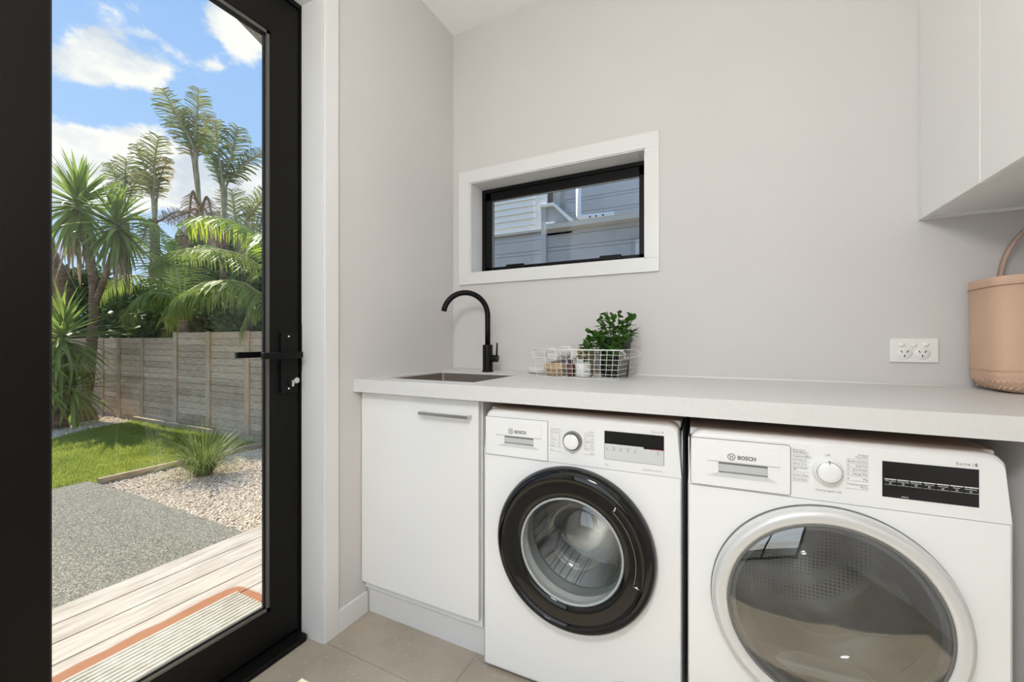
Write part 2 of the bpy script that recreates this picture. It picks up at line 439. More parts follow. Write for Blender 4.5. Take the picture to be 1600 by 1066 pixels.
def tile_material():
    m = bpy.data.materials.new('floor_tile'); m.use_nodes = True
    N, L = nodes_of(m); b = N['Principled BSDF']; b.inputs['Roughness'].default_value = 0.42; b.inputs['Specular IOR Level'].default_value = 0.35
    tc = N.new('ShaderNodeTexCoord')
    a = N.new('ShaderNodeTexNoise'); a.inputs['Scale'].default_value = 3.2; a.inputs['Detail'].default_value = 7; a.inputs['Roughness'].default_value = 0.62
    L.new(tc.outputs['Object'], a.inputs['Vector'])
    r = N.new('ShaderNodeValToRGB'); r.color_ramp.elements[0].position = 0.3; r.color_ramp.elements[1].position = 0.72
    r.color_ramp.elements[0].color = (0.34, 0.29, 0.225, 1); r.color_ramp.elements[1].color = (0.49, 0.435, 0.35, 1)
    L.new(a.outputs['Fac'], r.inputs[0])
    s = N.new('ShaderNodeTexNoise'); s.inputs['Scale'].default_value = 60; s.inputs['Detail'].default_value = 2
    L.new(tc.outputs['Object'], s.inputs['Vector'])
    sr = N.new('ShaderNodeMapRange'); sr.inputs['From Min'].default_value = 0.61; sr.inputs['From Max'].default_value = 0.72; sr.inputs['To Max'].default_value = 0.55
    L.new(s.outputs['Fac'], sr.inputs['Value'])
    mx = N.new('ShaderNodeMix'); mx.data_type = 'RGBA'; mx.inputs['B'].default_value = (0.52, 0.50, 0.44, 1)
    L.new(sr.outputs[0], mx.inputs['Factor']); L.new(r.outputs[0], mx.inputs['A'])
    L.new(mx.outputs['Result'], b.inputs['Base Color'])
    MATS['floor_tile'] = m
tile_material()
mat('grout', (0.40, 0.365, 0.31), 0.9)

def deck_material():
    """weathered boards (grain along Y) with a rust stain in the outline of the doormat"""
    m = bpy.data.materials.new('deck_wood'); m.use_nodes = True
    N, L = nodes_of(m); b = N['Principled BSDF']; b.inputs['Roughness'].default_value = 0.85; b.inputs['Specular IOR Level'].default_value = 0.15
    tc = N.new('ShaderNodeTexCoord'); mp = N.new('ShaderNodeMapping'); mp.inputs['Scale'].default_value = (14, 1.6, 14)
    L.new(tc.outputs['Object'], mp.inputs[0])
    nz = N.new('ShaderNodeTexNoise'); nz.inputs['Scale'].default_value = 3.0; nz.inputs['Detail'].default_value = 8; nz.inputs['Roughness'].default_value = 0.65
    L.new(mp.outputs[0], nz.inputs['Vector'])
    r = N.new('ShaderNodeValToRGB'); r.color_ramp.elements[0].position = 0.33; r.color_ramp.elements[1].position = 0.62
    r.color_ramp.elements[0].color = (0.31, 0.27, 0.235, 1); r.color_ramp.elements[1].color = (0.44, 0.405, 0.37, 1)
    L.new(nz.outputs['Fac'], r.inputs[0])
    sep = N.new('ShaderNodeSeparateXYZ'); L.new(tc.outputs['Object'], sep.inputs[0])
    def M(op, a, c=None):
        q = N.new('ShaderNodeMath'); q.operation = op
        for i, v in enumerate((a, c)):
            if v is None: continue
            if isinstance(v, (int, float)): q.inputs[i].default_value = v
            else: L.new(v, q.inputs[i])
        return q.outputs[0]
    n2 = N.new('ShaderNodeTexNoise'); n2.inputs['Scale'].default_value = 9; L.new(tc.outputs['Object'], n2.inputs['Vector'])
    wob = M('MULTIPLY', M('SUBTRACT', n2.outputs['Fac'], 0.5), 0.03)
    CX, CY, HX, HY = -0.43, -1.10, 0.184, 0.348
    qx = M('MAXIMUM', M('SUBTRACT', M('ABSOLUTE', M('SUBTRACT', sep.outputs['X'], CX)), HX), 0.0)
    qy = M('MAXIMUM', M('SUBTRACT', M('ABSOLUTE', M('SUBTRACT', sep.outputs['Y'], CY)), HY), 0.0)
    dist = M('ADD', M('SQRT', M('ADD', M('MULTIPLY', qx, qx), M('MULTIPLY', qy, qy))), wob)
    f = N.new('ShaderNodeMapRange'); f.interpolation_type = 'SMOOTHSTEP'
    f.inputs['From Min'].default_value = 0.070; f.inputs['From Max'].default_value = 0.056; f.inputs['To Max'].default_value = 0.9
    L.new(dist, f.inputs['Value'])
    mx = N.new('ShaderNodeMix'); mx.data_type = 'RGBA'; mx.inputs['B'].default_value = (0.27, 0.10, 0.04, 1)
    L.new(f.outputs[0], mx.inputs['Factor']); L.new(r.outputs[0], mx.inputs['A'])
    L.new(mx.outputs['Result'], b.inputs['Base Color'])
    MATS['deck_wood'] = m
deck_material()

def drum_material():
    m = bpy.data.materials.new('drum_steel'); m.use_nodes = True
    N, L = nodes_of(m); b = N['Principled BSDF']; b.inputs['Metallic'].default_value = 1.0; b.inputs['Roughness'].default_value = 0.28
    uv = N.new('ShaderNodeTexCoord'); mp = N.new('ShaderNodeMapping'); mp.inputs['Scale'].default_value = (90, 90, 90)
    L.new(uv.outputs['Object'], mp.inputs[0])
    vo = N.new('ShaderNodeTexVoronoi'); vo.inputs['Scale'].default_value = 1.0; vo.inputs['Randomness'].default_value = 0.0
    L.new(mp.outputs[0], vo.inputs['Vector'])
    r = N.new('ShaderNodeValToRGB'); r.color_ramp.elements[0].position = 0.26; r.color_ramp.elements[0].color = (0.05, 0.05, 0.05, 1)
    r.color_ramp.elements[1].position = 0.36; r.color_ramp.elements[1].color = (0.62, 0.61, 0.58, 1)
    L.new(vo.outputs['Distance'], r.inputs[0]); L.new(r.outputs[0], b.inputs['Base Color'])
    MATS['drum_steel'] = m
drum_material()
mat('drum_plain', (0.66, 0.65, 0.62), 0.3, metal=1.0)
mat('drum_ivory', (0.70, 0.70, 0.68), 0.35, metal=0.3)

# =================================================================== the room
RX, RY, RH = 2.45, -3.40, 2.6464          # right wall, rear wall, ceiling
WT = 0.20                                  # wall thickness
DY0, DY1, DZ = -1.60, -0.7985, 2.275       # door opening
floor = tag(MB().box(-WT, RX + WT, RY - WT, WT, -0.12, -0.002).build('floor', 'grout'), 'pale grout bed under the stone-look floor tiles', kind='structure')
jx, jy, jg = [-0.692, -0.092, 0.508, 1.108, 1.708, 2.308, 2.908], [-3.787, -3.187, -2.587, -1.987, -1.387, -0.787, -0.187, 0.413], 0.0009
for i in range(len(jx) - 1):
    for j in range(len(jy) - 1):
        x0, x1 = max(jx[i] + jg, 0.0), min(jx[i + 1] - jg, RX); y0, y1 = max(jy[j] + jg, RY), min(jy[j + 1] - jg, 0)
        if j in (3, 4) and i == 1: x0 = -0.085
        if x1 - x0 > 0.02 and y1 - y0 > 0.02:
            MB().box(x0, x1, y0, y1, -0.002, 0.0).build('tile', 'floor_tile', floor)
tag(MB().box(-WT, RX + WT, RY - WT, WT, RH, RH + 0.12).build('ceiling', 'ceiling_paint'), kind='structure')
# back wall with the window opening
WX0, WX1, WZ0, WZ1 = 0.1077, 0.9624, 1.4023, 1.8582
m = MB()
m.box(-WT, WX0, 0, WT, 0, RH).box(WX1, RX + WT, 0, WT, 0, RH).box(WX0, WX1, 0, WT, 0, WZ0).box(WX0, WX1, 0, WT, WZ1, RH)
tag(m.build('wall_back', 'wall_paint', fix=False), kind='structure')
m = MB().box(-WT, 0, DY1 + .01, 0, 0, RH).box(-WT, 0, RY, DY0, 0, RH).box(-WT, 0, DY0, DY1 + .01, DZ, RH)
tag(m.build('wall_left', 'wall_paint', fix=False), kind='structure')
tag(MB().box(RX, RX + WT, RY, 0, 0, RH).build('wall_right', 'wall_paint'), kind='structure')
GX0, GX1, GZ1 = 0.2, 1.7, 2.42            # rear glazing, added out of view to go with the fill light
m = MB().box(-WT, GX0, RY - WT, RY, 0, RH).box(GX1, RX + WT, RY - WT, RY, 0, RH).box(GX0, GX1, RY - WT, RY, GZ1, RH)
tag(m.build('wall_rear', 'wall_paint', fix=False), kind='structure')
rw = empty('added_rear_window', (0, 0, 0), kind='structure')
m = MB()
for a in (GX0, 0.925, GX1 - 0.05): m.box(a, a + 0.05, RY - 0.06, RY - 0.01, 0, GZ1)
m.box(GX0, GX1, RY - 0.06, RY - 0.01, 0, 0.06).box(GX0, GX1, RY - 0.06, RY - 0.01, GZ1 - 0.05, GZ1)
m.build('frame', 'black_alu', rw)
for a, b in ((GX0 + .05, 0.925), (.975, GX1 - .05)): MB().box(a, b, RY - 0.04, RY - 0.034, 0.06, GZ1 - 0.05).build('pane', 'pane_glass', rw)
# skirting and door trim on the left wall
m = MB().box(0, 0.012, -0.7363, -0.597, 0, 0.082)
tag(m.build('baseboard_left', 'white_trim', bevel=0.002), kind='structure')
t1 = empty('trim_1', (0, 0, 0), kind='structure')
MB().box(-0.112, 0.0, -0.7985, -0.7885, 0, DZ - 0.01).build('jamb_lining', 'white_trim', t1)
MB().box(-0.112, 0.0, DY0, DY1, DZ - 0.01, DZ).build('head_lining', 'white_trim', t1)
MB().box(-0.112, 0.0, DY0 + .0005, DY0 + 0.01, 0, DZ - 0.01).build('jamb_lining', 'white_trim', t1)
MB().box(0, 0.012, -0.7965, -0.7363, 0, DZ + 0.055).build('architrave', 'white_trim', t1, bevel=0.0025)
MB().box(0, 0.012, DY0 - 0.062, DY0 - 0.002, 0, DZ + 0.055).build('architrave', 'white_trim', t1, bevel=0.0025)
MB().box(0, 0.012, DY0, -0.7985, DZ - 0.005, DZ + 0.055).build('architrave', 'white_trim', t1, bevel=0.0025)
tag(MB().box(0, 0.012, RY, DY0 - 0.062, 0, 0.082).build('baseboard_left', 'white_trim', bevel=0.002), kind='structure')
tag(MB().box(RX - 0.012, RX, RY, -1.9, 0, 0.082).build('baseboard_right', 'white_trim', bevel=0.002), kind='structure')

# ---- glazed door
d1 = empty('door_1', (-0.13, -0.8, 0), kind='structure')
o1 = d1.location
XI, XO = -0.112, -0.158
def P(mb, name, mt, par=d1, **k): return mb.build(name, mt, par, org=o1, **k)
fr = MB().box(XO - 0.02, XI + 0.006, -0.804, -0.7985, 0, DZ - .01).box(XO - 0.02, XI + 0.006, DY0 + 0.01, DY0 + 0.016, 0, DZ - .01).box(XO - 0.02, XI + 0.006, DY0 + 0.01, -0.7985, 2.248, DZ - 0.01)
fr.box(XO - 0.02, XO - 0.001, -0.828, -0.804, 0.018, DZ - .01).box(XO - 0.02, XO - 0.001, DY0 + 0.016, DY0 + 0.04, 0.018, DZ - .01).box(XO - 0.02, XO - 0.001, DY0 + 0.04, -0.828, 2.225, 2.248)  # stops added to block sun leaking past the leaf edges
P(fr, 'outer_frame', 'black_alu', fix=False)
ly0, ly1, gz0, gz1, gy0, gy1 = DY0 + 0.02, -0.8065, 0.150, 2.102, -1.4374, -0.9105
leaf = MB().box(XO, XI, gy1, ly1, 0.03, 2.244).box(XO, XI, ly0, gy0, 0.03, 2.244).box(XO, XI, gy0, gy1, 0.03, gz0).box(XO, XI, gy0, gy1, gz1, 2.244)
P(leaf, 'door_leaf', 'black_alu', fix=False)
bd = MB()
P(MB().box(-0.128, XI - 0.004, gy0, gy0 + 0.011, gz0 + .011, gz1 - .011), 'glazing_bead', 'black_alu')
for (a, b, c, e) in ((gy1 - 0.011, gy1, gz0, gz1), (gy0, gy1, gz0, gz0 + 0.011), (gy0, gy1, gz1 - 0.011, gz1)):
    bd.box(-0.128, XI - 0.004, a, b, c, e)
P(bd, 'glazing_bead', 'brushed_bead')
sealm = MB()
for (a, b, c, e) in ((gy1 - 0.017, gy1 - 0.011, gz0 + .011, gz1 - .011), (gy0 + .011, gy0 + 0.017, gz0 + .011, gz1 - .011), (gy0 + .011, gy1 - .011, gz0 + .011, gz0 + 0.017), (gy0 + .011, gy1 - .011, gz1 - 0.017, gz1 - .011)):
    sealm.box(-0.132, -0.124, a, b, c, e)
P(sealm, 'glazing_seal', 'black_seal')
P(MB().box(-0.137, -0.131, gy0 - .005, gy1 + .005, gz0 - .005, gz1 + .005), 'pane', 'pane_glass')
sill = MB().prism([(-0.21, DY0 + .012), (-0.062, DY0 + .012), (-0.062, -0.815), (-0.066, -0.807), (-0.075, -0.8025), (-0.21, -0.8025)], 'z', 0, 0.018)
P(sill, 'threshold', 'black_alu', bevel=0.004)
P(MB().box(XO - 0.02, XO - 0.001, DY0 + .04, -0.828, 0.0165, 0.05), 'sun_stop_bar', 'black_alu')  # bar added to keep sun from leaking under the leaf
# lever set
pl = P(MB().box(XI, XI + 0.010, -0.879, -0.816, 0.878, 1.088), 'lock_plate', 'black_matt', bevel=0.002)
lv = MB().tube([(XI + 0.008, -0.8436, 1.010), (XI + 0.05, -0.8436, 1.010)], 0.010, 16).box(XI + 0.044, XI + 0.060, -0.972, -0.832, 1.000, 1.021)
P(lv, 'lever_handle', 'black_matt', bevel=0.002)
lo = MB().tube([(XO - 0.008, -0.8436, 1.010), (XO - 0.05, -0.8436, 1.010)], 0.010, 16).box(XO - 0.060, XO - 0.044, -0.966, -0.832, 1.000, 1.021).box(XO - 0.01, XO, -0.879, -0.816, 0.878, 1.088)
P(lo, 'lever_handle', 'black_matt', bevel=0.002)
cy = P(MB().lathe([(0, 0.014), (0.0085, 0.014), (0.0095, 0.010), (0.0095, 0)], (XI + 0.010, -0.8412, 0.916), 'x', 20), 'lock_cylinder', 'chrome')
tt = MB().lathe([(0, 0.012), (0.010, 0.012), (0.011, 0.006), (0.010, 0.0), (0, 0)], (XI + 0.022, -0.8370, 0.921), 'x', 20)
tt.box(XI + 0.012, XI + 0.03, -0.853, -0.845, 0.900, 0.922)
P(tt, 'thumb_turn', 'chrome', bevel=0.001)
for z in (1.074, 0.893):
    P(MB().lathe([(0, 0.0025), (0.003, 0.0022), (0.0038, 0)], (XI + 0.010, -0.851, z), 'x', 14), 'screw', 'chrome')
# latch keep on the jamb
P(MB().box(XI + 0.0062, XI + 0.009, -0.8035, -0.7995, 0.95, 1.12), 'strike_plate', 'black_seal')

# ---- small window over the bench
w1 = empty('window_1', (0.53, 0, WZ0), kind='structure')
o2 = w1.location
def PW(mb, name, mt, par=w1, **k): return mb.build(name, mt, par, org=o2, **k)
tx0, tx1, tz0, tz1 = 0.0418, 1.0179, 1.3445, 1.9214
PW(MB().box(tx0, tx1, -0.012, 0, WZ1, tz1), 'architrave', 'white_trim', bevel=0.0015)
PW(MB().box(tx0, tx1, -0.012, 0, tz0, WZ0), 'architrave', 'white_trim', bevel=0.0015)
PW(MB().box(tx0, WX0, -0.012, 0, WZ0, WZ1), 'architrave', 'white_trim')
PW(MB().box(WX1, tx1, -0.012, 0, WZ0, WZ1), 'architrave', 'white_trim')
e = 0.004
m = MB().box(WX0, WX0 + e, -0.006, 0.105, WZ0, WZ1).box(WX1 - e, WX1, -0.006, 0.105, WZ0, WZ1).box(WX0, WX1, -0.006, 0.105, WZ0, WZ0 + e).box(WX0, WX1, -0.006, 0.105, WZ1 - e, WZ1)
PW(m, 'reveal_lining', 'white_trim', fix=False)
def ringbox(mb, x0, x1, z0, z1, y0, y1, w):
    return mb.box(x0, x0 + w, y0, y1, z0, z1).box(x1 - w, x1, y0, y1, z0, z1).box(x0 + w, x1 - w, y0, y1, z0, z0 + w).box(x0 + w, x1 - w, y0, y1, z1 - w, z1)
PW(ringbox(MB(), WX0 + e, WX1 - e, WZ0 + e, WZ1 - e, 0.103, 0.16, 0.018), 'window_frame', 'black_alu', fix=False)
m = MB(); sx0, sx1, sz0, sz1 = WX0 + 0.022, WX1 - 0.022, WZ0 + 0.022, WZ1 - 0.022
m.box(sx0, sx0 + 0.030, 0.112, 0.150, sz0, sz1).box(sx1 - 0.022, sx1, 0.112, 0.150, sz0, sz1).box(sx0, sx1, 0.112, 0.150, sz0, sz0 + 0.020).box(sx0, sx1, 0.112, 0.150, sz1 - 0.038, sz1)
PW(m, 'sash', 'black_alu', fix=False)
PW(ringbox(MB(), sx0 + 0.029, sx1 - 0.021, sz0 + 0.019, sz1 - 0.037, 0.132, 0.136, 0.004), 'glazing_seal', 'sealant_grey', fix=False)
PW(MB().box(sx0 + .02, sx1 - .015, 0.128, 0.134, sz0 + .015, sz1 - .03), 'pane', 'pane_glass')
for cx in (0.305, 0.79):
    PW(MB().prism([(cx - 0.055, sz0 + .004), (cx + 0.055, sz0 + .004), (cx + 0.05, sz0 + 0.026), (cx - 0.045, sz0 + 0.026)], 'y', 0.096, 0.113), 'window_catch', 'black_matt', bevel=0.002)
st = PW(MB().box(0.155, 0.235, 0.101, 0.104, WZ1 - 0.020, WZ1 - 0.014), 'maker_plate', 'black_matt')

# ---- added opal globe lamp (unseen fill light above and behind the camera)
gl_ = empty('added_fill_lamp', (1.1, -2.0, 1.85), label='added opal glass fill lamp, unseen, hanging from the ceiling behind the viewpoint', cat='lamp')
MB().lathe([(0, .796), (.055, .796), (.055, .775), (.012, .77), (.006, .76), (.006, .15), (.045, .148), (.047, .125)], (0, 0, 0), 'z', 32).build('ceiling_rose', 'added_lamp_white', gl_)
MB().lathe([(.145 * math.sin(math.pi * k / 24), .145 * -math.cos(math.pi * k / 24)) for k in range(24)], (0, 0, 0), 'z', 36).build('globe', 'added_lamp_glow', gl_)

# =================================================================== joinery
BZ, BT, BF = 0.915, 0.048, -0.6602
SX0, SX1, SY0, SY1 = 0.073, 0.479, -0.571, -0.197
bt = empty('bench_top', (1.2, -0.33, BZ - BT), label='long off-white speckled benchtop over the sink cupboard and both machines', cat='benchtop')
ob = bt.location
m = MB().box(0.001, SX0, BF, -0.001, BZ - BT + .004, BZ).box(SX1, 2.449, BF, -0.001, BZ - BT + .004, BZ).box(SX0, SX1, BF, SY0, BZ - BT + .004, BZ).box(SX0, SX1, SY1, -0.001, BZ - BT + .004, BZ)
m.build('slab', 'benchtop', bt, org=ob, fix=False)
MB().box(0.001, 2.449, BF, BF + 0.018, BZ - BT, BZ - BT + .004).build('front_lip', 'benchtop', bt, org=ob, fix=False)
MB().box(0.001, SX0 - .03, BF + 0.018, -0.001, BZ - BT - .0, BZ - BT + .004).box(SX1 + .03, 2.449, BF + .018, -0.001, BZ - BT, BZ - BT + .004).build('chipboard_underside', 'chipboard', bt, org=ob, fix=False)
MB().tube([(0.002, -0.003, BZ + .001), (2.44, -0.003, BZ + .001)], 0.0035, 6).build('silicone_bead', 'silicone', bt, org=ob)

sk = empty('sink', (0.276, -0.384, BZ - 0.17), label='square undermount stainless steel sink sunk into the benchtop', cat='sink')
osk = sk.location
bm = bmesh.new()
def ring_pts(x0, x1, y0, y1, r, n=5):
    pts = []
    for (cx, cy, a0) in ((x1 - r, y1 - r, 0), (x0 + r, y1 - r, 90), (x0 + r, y0 + r, 180), (x1 - r, y0 + r, 270)):
        for k in range(n + 1):
            a = R(a0 + 90 * k / n); pts.append((cx + r * math.cos(a), cy + r * math.sin(a)))
    return pts
m = MB(); rings = []
for (off, z, r) in ((0.0, BZ - 0.006, .012), (0.0, BZ - 0.145, .02), (0.012, BZ - 0.162, .03), (0.03, BZ - 0.165, .03)):
    rings.append([(x, y, z) for (x, y) in ring_pts(SX0 + .002 + off, SX1 - .002 - off, SY0 + .002 + off, SY1 - .002 - off, r)])
n = len(rings[0]); vs = [q for rg in rings for q in rg]; fs = []
for i in range(len(rings) - 1):
    for k in range(n): fs.append((i * n + k, i * n + (k + 1) % n, (i + 1) * n + (k + 1) % n, (i + 1) * n + k))
fs.append(tuple((len(rings) - 1) * n + k for k in range(n)))
m.add(vs, fs, True); m.build('bowl', 'steel', sk, org=osk)
MB().lathe([(0, .003), (.03, .003), (.042, .001), (.044, 0)], (0.276, -0.384, BZ - .165), 'z', 28).build('drain', 'chrome', sk, org=osk)
ov = empty('overflow_grille', (0, 0, 0)); ov.parent = sk
m = MB()
for i in range(5): m.box(SX1 - .0055, SX1 - .0025, -0.435 + i * .012, -0.429 + i * .012, BZ - .055, BZ - .030)
m.build('overflow', 'slot_dark', sk, org=osk, fix=False)
bpy.data.objects.remove(ov)

# ---- tap
tp = empty('kitchen_tap', (0.2706, -0.1128, BZ), label='matt black gooseneck mixer tap standing behind the sink', cat='tap')
MB().lathe([(0, 0), (.027, 0), (.027, .005), (.0235, .006), (.0235, .124), (.022, .126), (.0135, .126)], (0, 0, 0), 'z', 36).build('tap_body', 'black_matt', tp)
dv = Vector((-0.70, -0.714, 0)).normalized()
# spout: riser, then arc
end = None
r_arc, zc_ = 0.103, 0.262
pts = [(0, 0, .12), (0, 0, .2)] + [(0, 0, zc_ - .02)]
for k in range(0, 25):
    a = math.pi * (k / 24) * 0.95
    q = dv * (r_arc * (1 - math.cos(a))); pts.append((q.x, q.y, zc_ + r_arc * math.sin(a)))
MB().tube(pts, 0.0125, 20).build('spout', 'black_matt', tp)
MB().tube([(.02, .0, .062), (.052, .006, .062)], .0165, 20).build('lever_hub', 'black_matt', tp, bevel=.001)
MB().tube([(.045, .005, .072), (.047, .0055, .135)], [.0045, .0035], 12).build('lever', 'black_matt', tp)

# ---- sink cupboard
cb = empty('base_cabinet', (0.265, -0.30, 0), label='white base cupboard under the sink with one flat door', cat='cabinet')
oc = cb.location
m = MB().box(0.002, 0.018, -0.60, -0.01, 0.10, BZ - BT - .002).box(0.5145, 0.5325, -0.60, -0.01, 0.10, BZ - BT - .002).box(0.018, 0.5145, -0.60, -0.01, 0.10, 0.118).box(0.018, .5145, -0.028, -.01, .118, .70)
m.build('carcass', 'white_lacquer', cb, org=oc, fix=False)
MB().box(0.002, 0.5365, -0.5895, -0.573, 0.0, 0.112).build('kickboard', 'kick_white', cb, org=oc)
cdr = MB().box(0.003, 0.5290, -0.6214, -0.6025, 0.1315, 0.8600).build('door', 'white_lacquer', cb, org=oc, bevel=.0012)
MB().box(0.003, 0.529, -0.6022, -0.6002, .14, .866).build('edge_strip', 'white_lacquer', cb, org=oc)
h = MB().box(0.301, 0.506, -0.652, -0.642, 0.802, 0.8125).box(0.303, 0.313, -0.642, -0.6214, 0.803, .8115).box(.494, .504, -.642, -.6214, .803, .8115)
h.build('handle', 'brushed_nickel', cdr, org=oc, bevel=.0012)
# ---- end panel beside the dryer
ep = MB().box(1.80, 1.818, -0.585, -0.004, 0.0, BZ - BT - .001).build('end_panel', 'white_lacquer', bevel=.001, org=(1.809, -.29, 0)); ep.location = (1.809, -.29, 0)
tag(ep, 'white upright panel holding up the benchtop beside the tumble dryer', 'panel')
# ---- tall wall cupboard on the side wall (doors face the glazed door)
CXF, CZ0 = 1.8152, 1.4496
wc = empty('wall_cabinet', (2.13, -0.9, CZ0), label='tall white wall cupboard with flat doors reaching the ceiling over the pink bag', cat='cabinet')
ow = wc.location
m = MB().box(CXF + .0205, 2.449, -1.70, -0.0205, CZ0 + .008, CZ0 + .026).box(CXF + .0205, 2.449, -.036, -.0205, CZ0 + .026, RH - .002).box(CXF + .0205, 2.449, -1.70, -1.684, CZ0 + .026, RH - .002).box(2.43, 2.449, -1.684, -.036, CZ0 + .026, RH - .002)
m.build('carcass', 'white_lacquer', wc, org=ow, fix=False)
MB().box(CXF, 2.449, -.0200, -.001, CZ0 - .001, RH - .002).build('scribe_strip', 'white_lacquer', wc, org=ow)
for (a, b) in ((-.0225, -.3612), (-.3642, -.806), (-.809, -1.25), (-1.253, -1.70)):
    MB().box(CXF, CXF + .018, b, a, CZ0 - .001, RH - .004).build('door', 'white_lacquer', wc, org=ow, bevel=.0012)
# ---- double power point
po = empty('power_outlet', (1.8027, 0, 1.028), label='white double power point with three rockers on the wall above the bench', cat='outlet')
MB().box(-.0598, .0598, -.009, 0, -.039, .039).build('plate', 'outlet_white', po, bevel=.0025, seg=3)
for dx in (-.0235, .0205):
    sp = MB().lathe([(0, -.0105), (.0195, -.0105), (.0205, -.009)], (dx, 0, -.010), 'y', 28).build('socket_face', 'outlet_white', po)
    m = MB()
    for s_ in (-1, 1):
        c, s2 = math.cos(s_ * .52), math.sin(s_ * .52)
        pts = [(dx + s_ * .0075 + a * c - b * s2 * -1 * 0 + b * s2, -.004 + b * c - a * s2) for a, b in ((-.0012, -.004), (.0012, -.004), (.0012, .004), (-.0012, .004))]
        m.prism(pts, 'y', -.0112, -.0104)
    m.prism([(dx - .0012, -.022), (dx + .0012, -.022), (dx + .0012, -.0145), (dx - .0012, -.0145)], 'y', -.0112, -.0104)
    m.build('pin_slot', 'slot_dark', sp)
for dx in (-.0295, -.001, .028):
    MB().lathe([(0, -.014), (.006, -.014), (.0078, -.012), (.008, -.009)], (dx, 0, .019 if abs(dx) > .01 else .017), 'y', 20).build('rocker_switch', 'outlet_white', po)

# =================================================================== washing machine and dryer
def front_profile(w, z0, z1, rc, taper=0.006, n=8):
    """front view of the control panel: bottom corners square, upper corners rounded"""
    pts = [(0, z0), (w, z0)]
    for k in range(n + 1):
        a = R(90 * k / n); pts.append((w - taper - rc + rc * math.cos(a), z1 - rc * .8 + rc * .8 * math.sin(a)))
    for k in range(n + 1):
        a = R(90 + 90 * k / n); pts.append((taper + rc + rc * math.cos(a), z1 - rc * .8 + rc * .8 * math.sin(a)))
    return pts
def panel_solid(w, z0, z1, depth):
    m = MB(); a = front_profile(w, z0, z1 - .012, .026, .010); n = len(a)
    L_ = [(0.0, a)]
    b = front_profile(w, z0, z1 - .004, .028, .008); c = front_profile(w, z0, z1, .030, .007)
    rows = [[(p[0], .0, p[1]) for p in a], [(p[0], .004, p[1]) for p in b], [(p[0], .014, p[1]) for p in c], [(p[0], depth, p[1]) for p in c]]
    vs = [q for r_ in rows for q in r_]; fs = []
    for i in range(3):
        for k in range(n): fs.append((i * n + k, i * n + (k + 1) % n, (i + 1) * n + (k + 1) % n, (i + 1) * n + k))
    m.add(vs, fs, True)
    m.add(rows[0], [tuple(range(n))]); m.add(rows[3], [tuple(range(n))])
    return m
def frame_line(x0, x1, z0, z1, t=.0012, y=-.0006, r=0.004):
    """thin joint line round a panel: a closed tube"""
    pts = [(p[0], y, p[1]) for p in ring_pts(x0, x1, z0, z1, r, 3)]
    return MB().tube(pts, t, 6, closed=True)
def emblem(par, cx, cz, r, mt):
    m = MB()
    m.tube([(cx + r * math.cos(2 * math.pi * k / 28), -.0012, cz + r * math.sin(2 * math.pi * k / 28)) for k in range(28)], r * .10, 4, closed=True)
    for s_ in (-1, 1):
        m.tube([(cx + s_ * r * .42, -.0012, cz + r * .72), (cx + s_ * r * .30, -.0012, cz), (cx + s_ * r * .42, -.0012, cz - r * .72)], r * .09, 4)
    m.tube([(cx - r * .34, -.0012, cz), (cx + r * .34, -.0012, cz)], r * .09, 4)
    return m.build('emblem', mt, par)
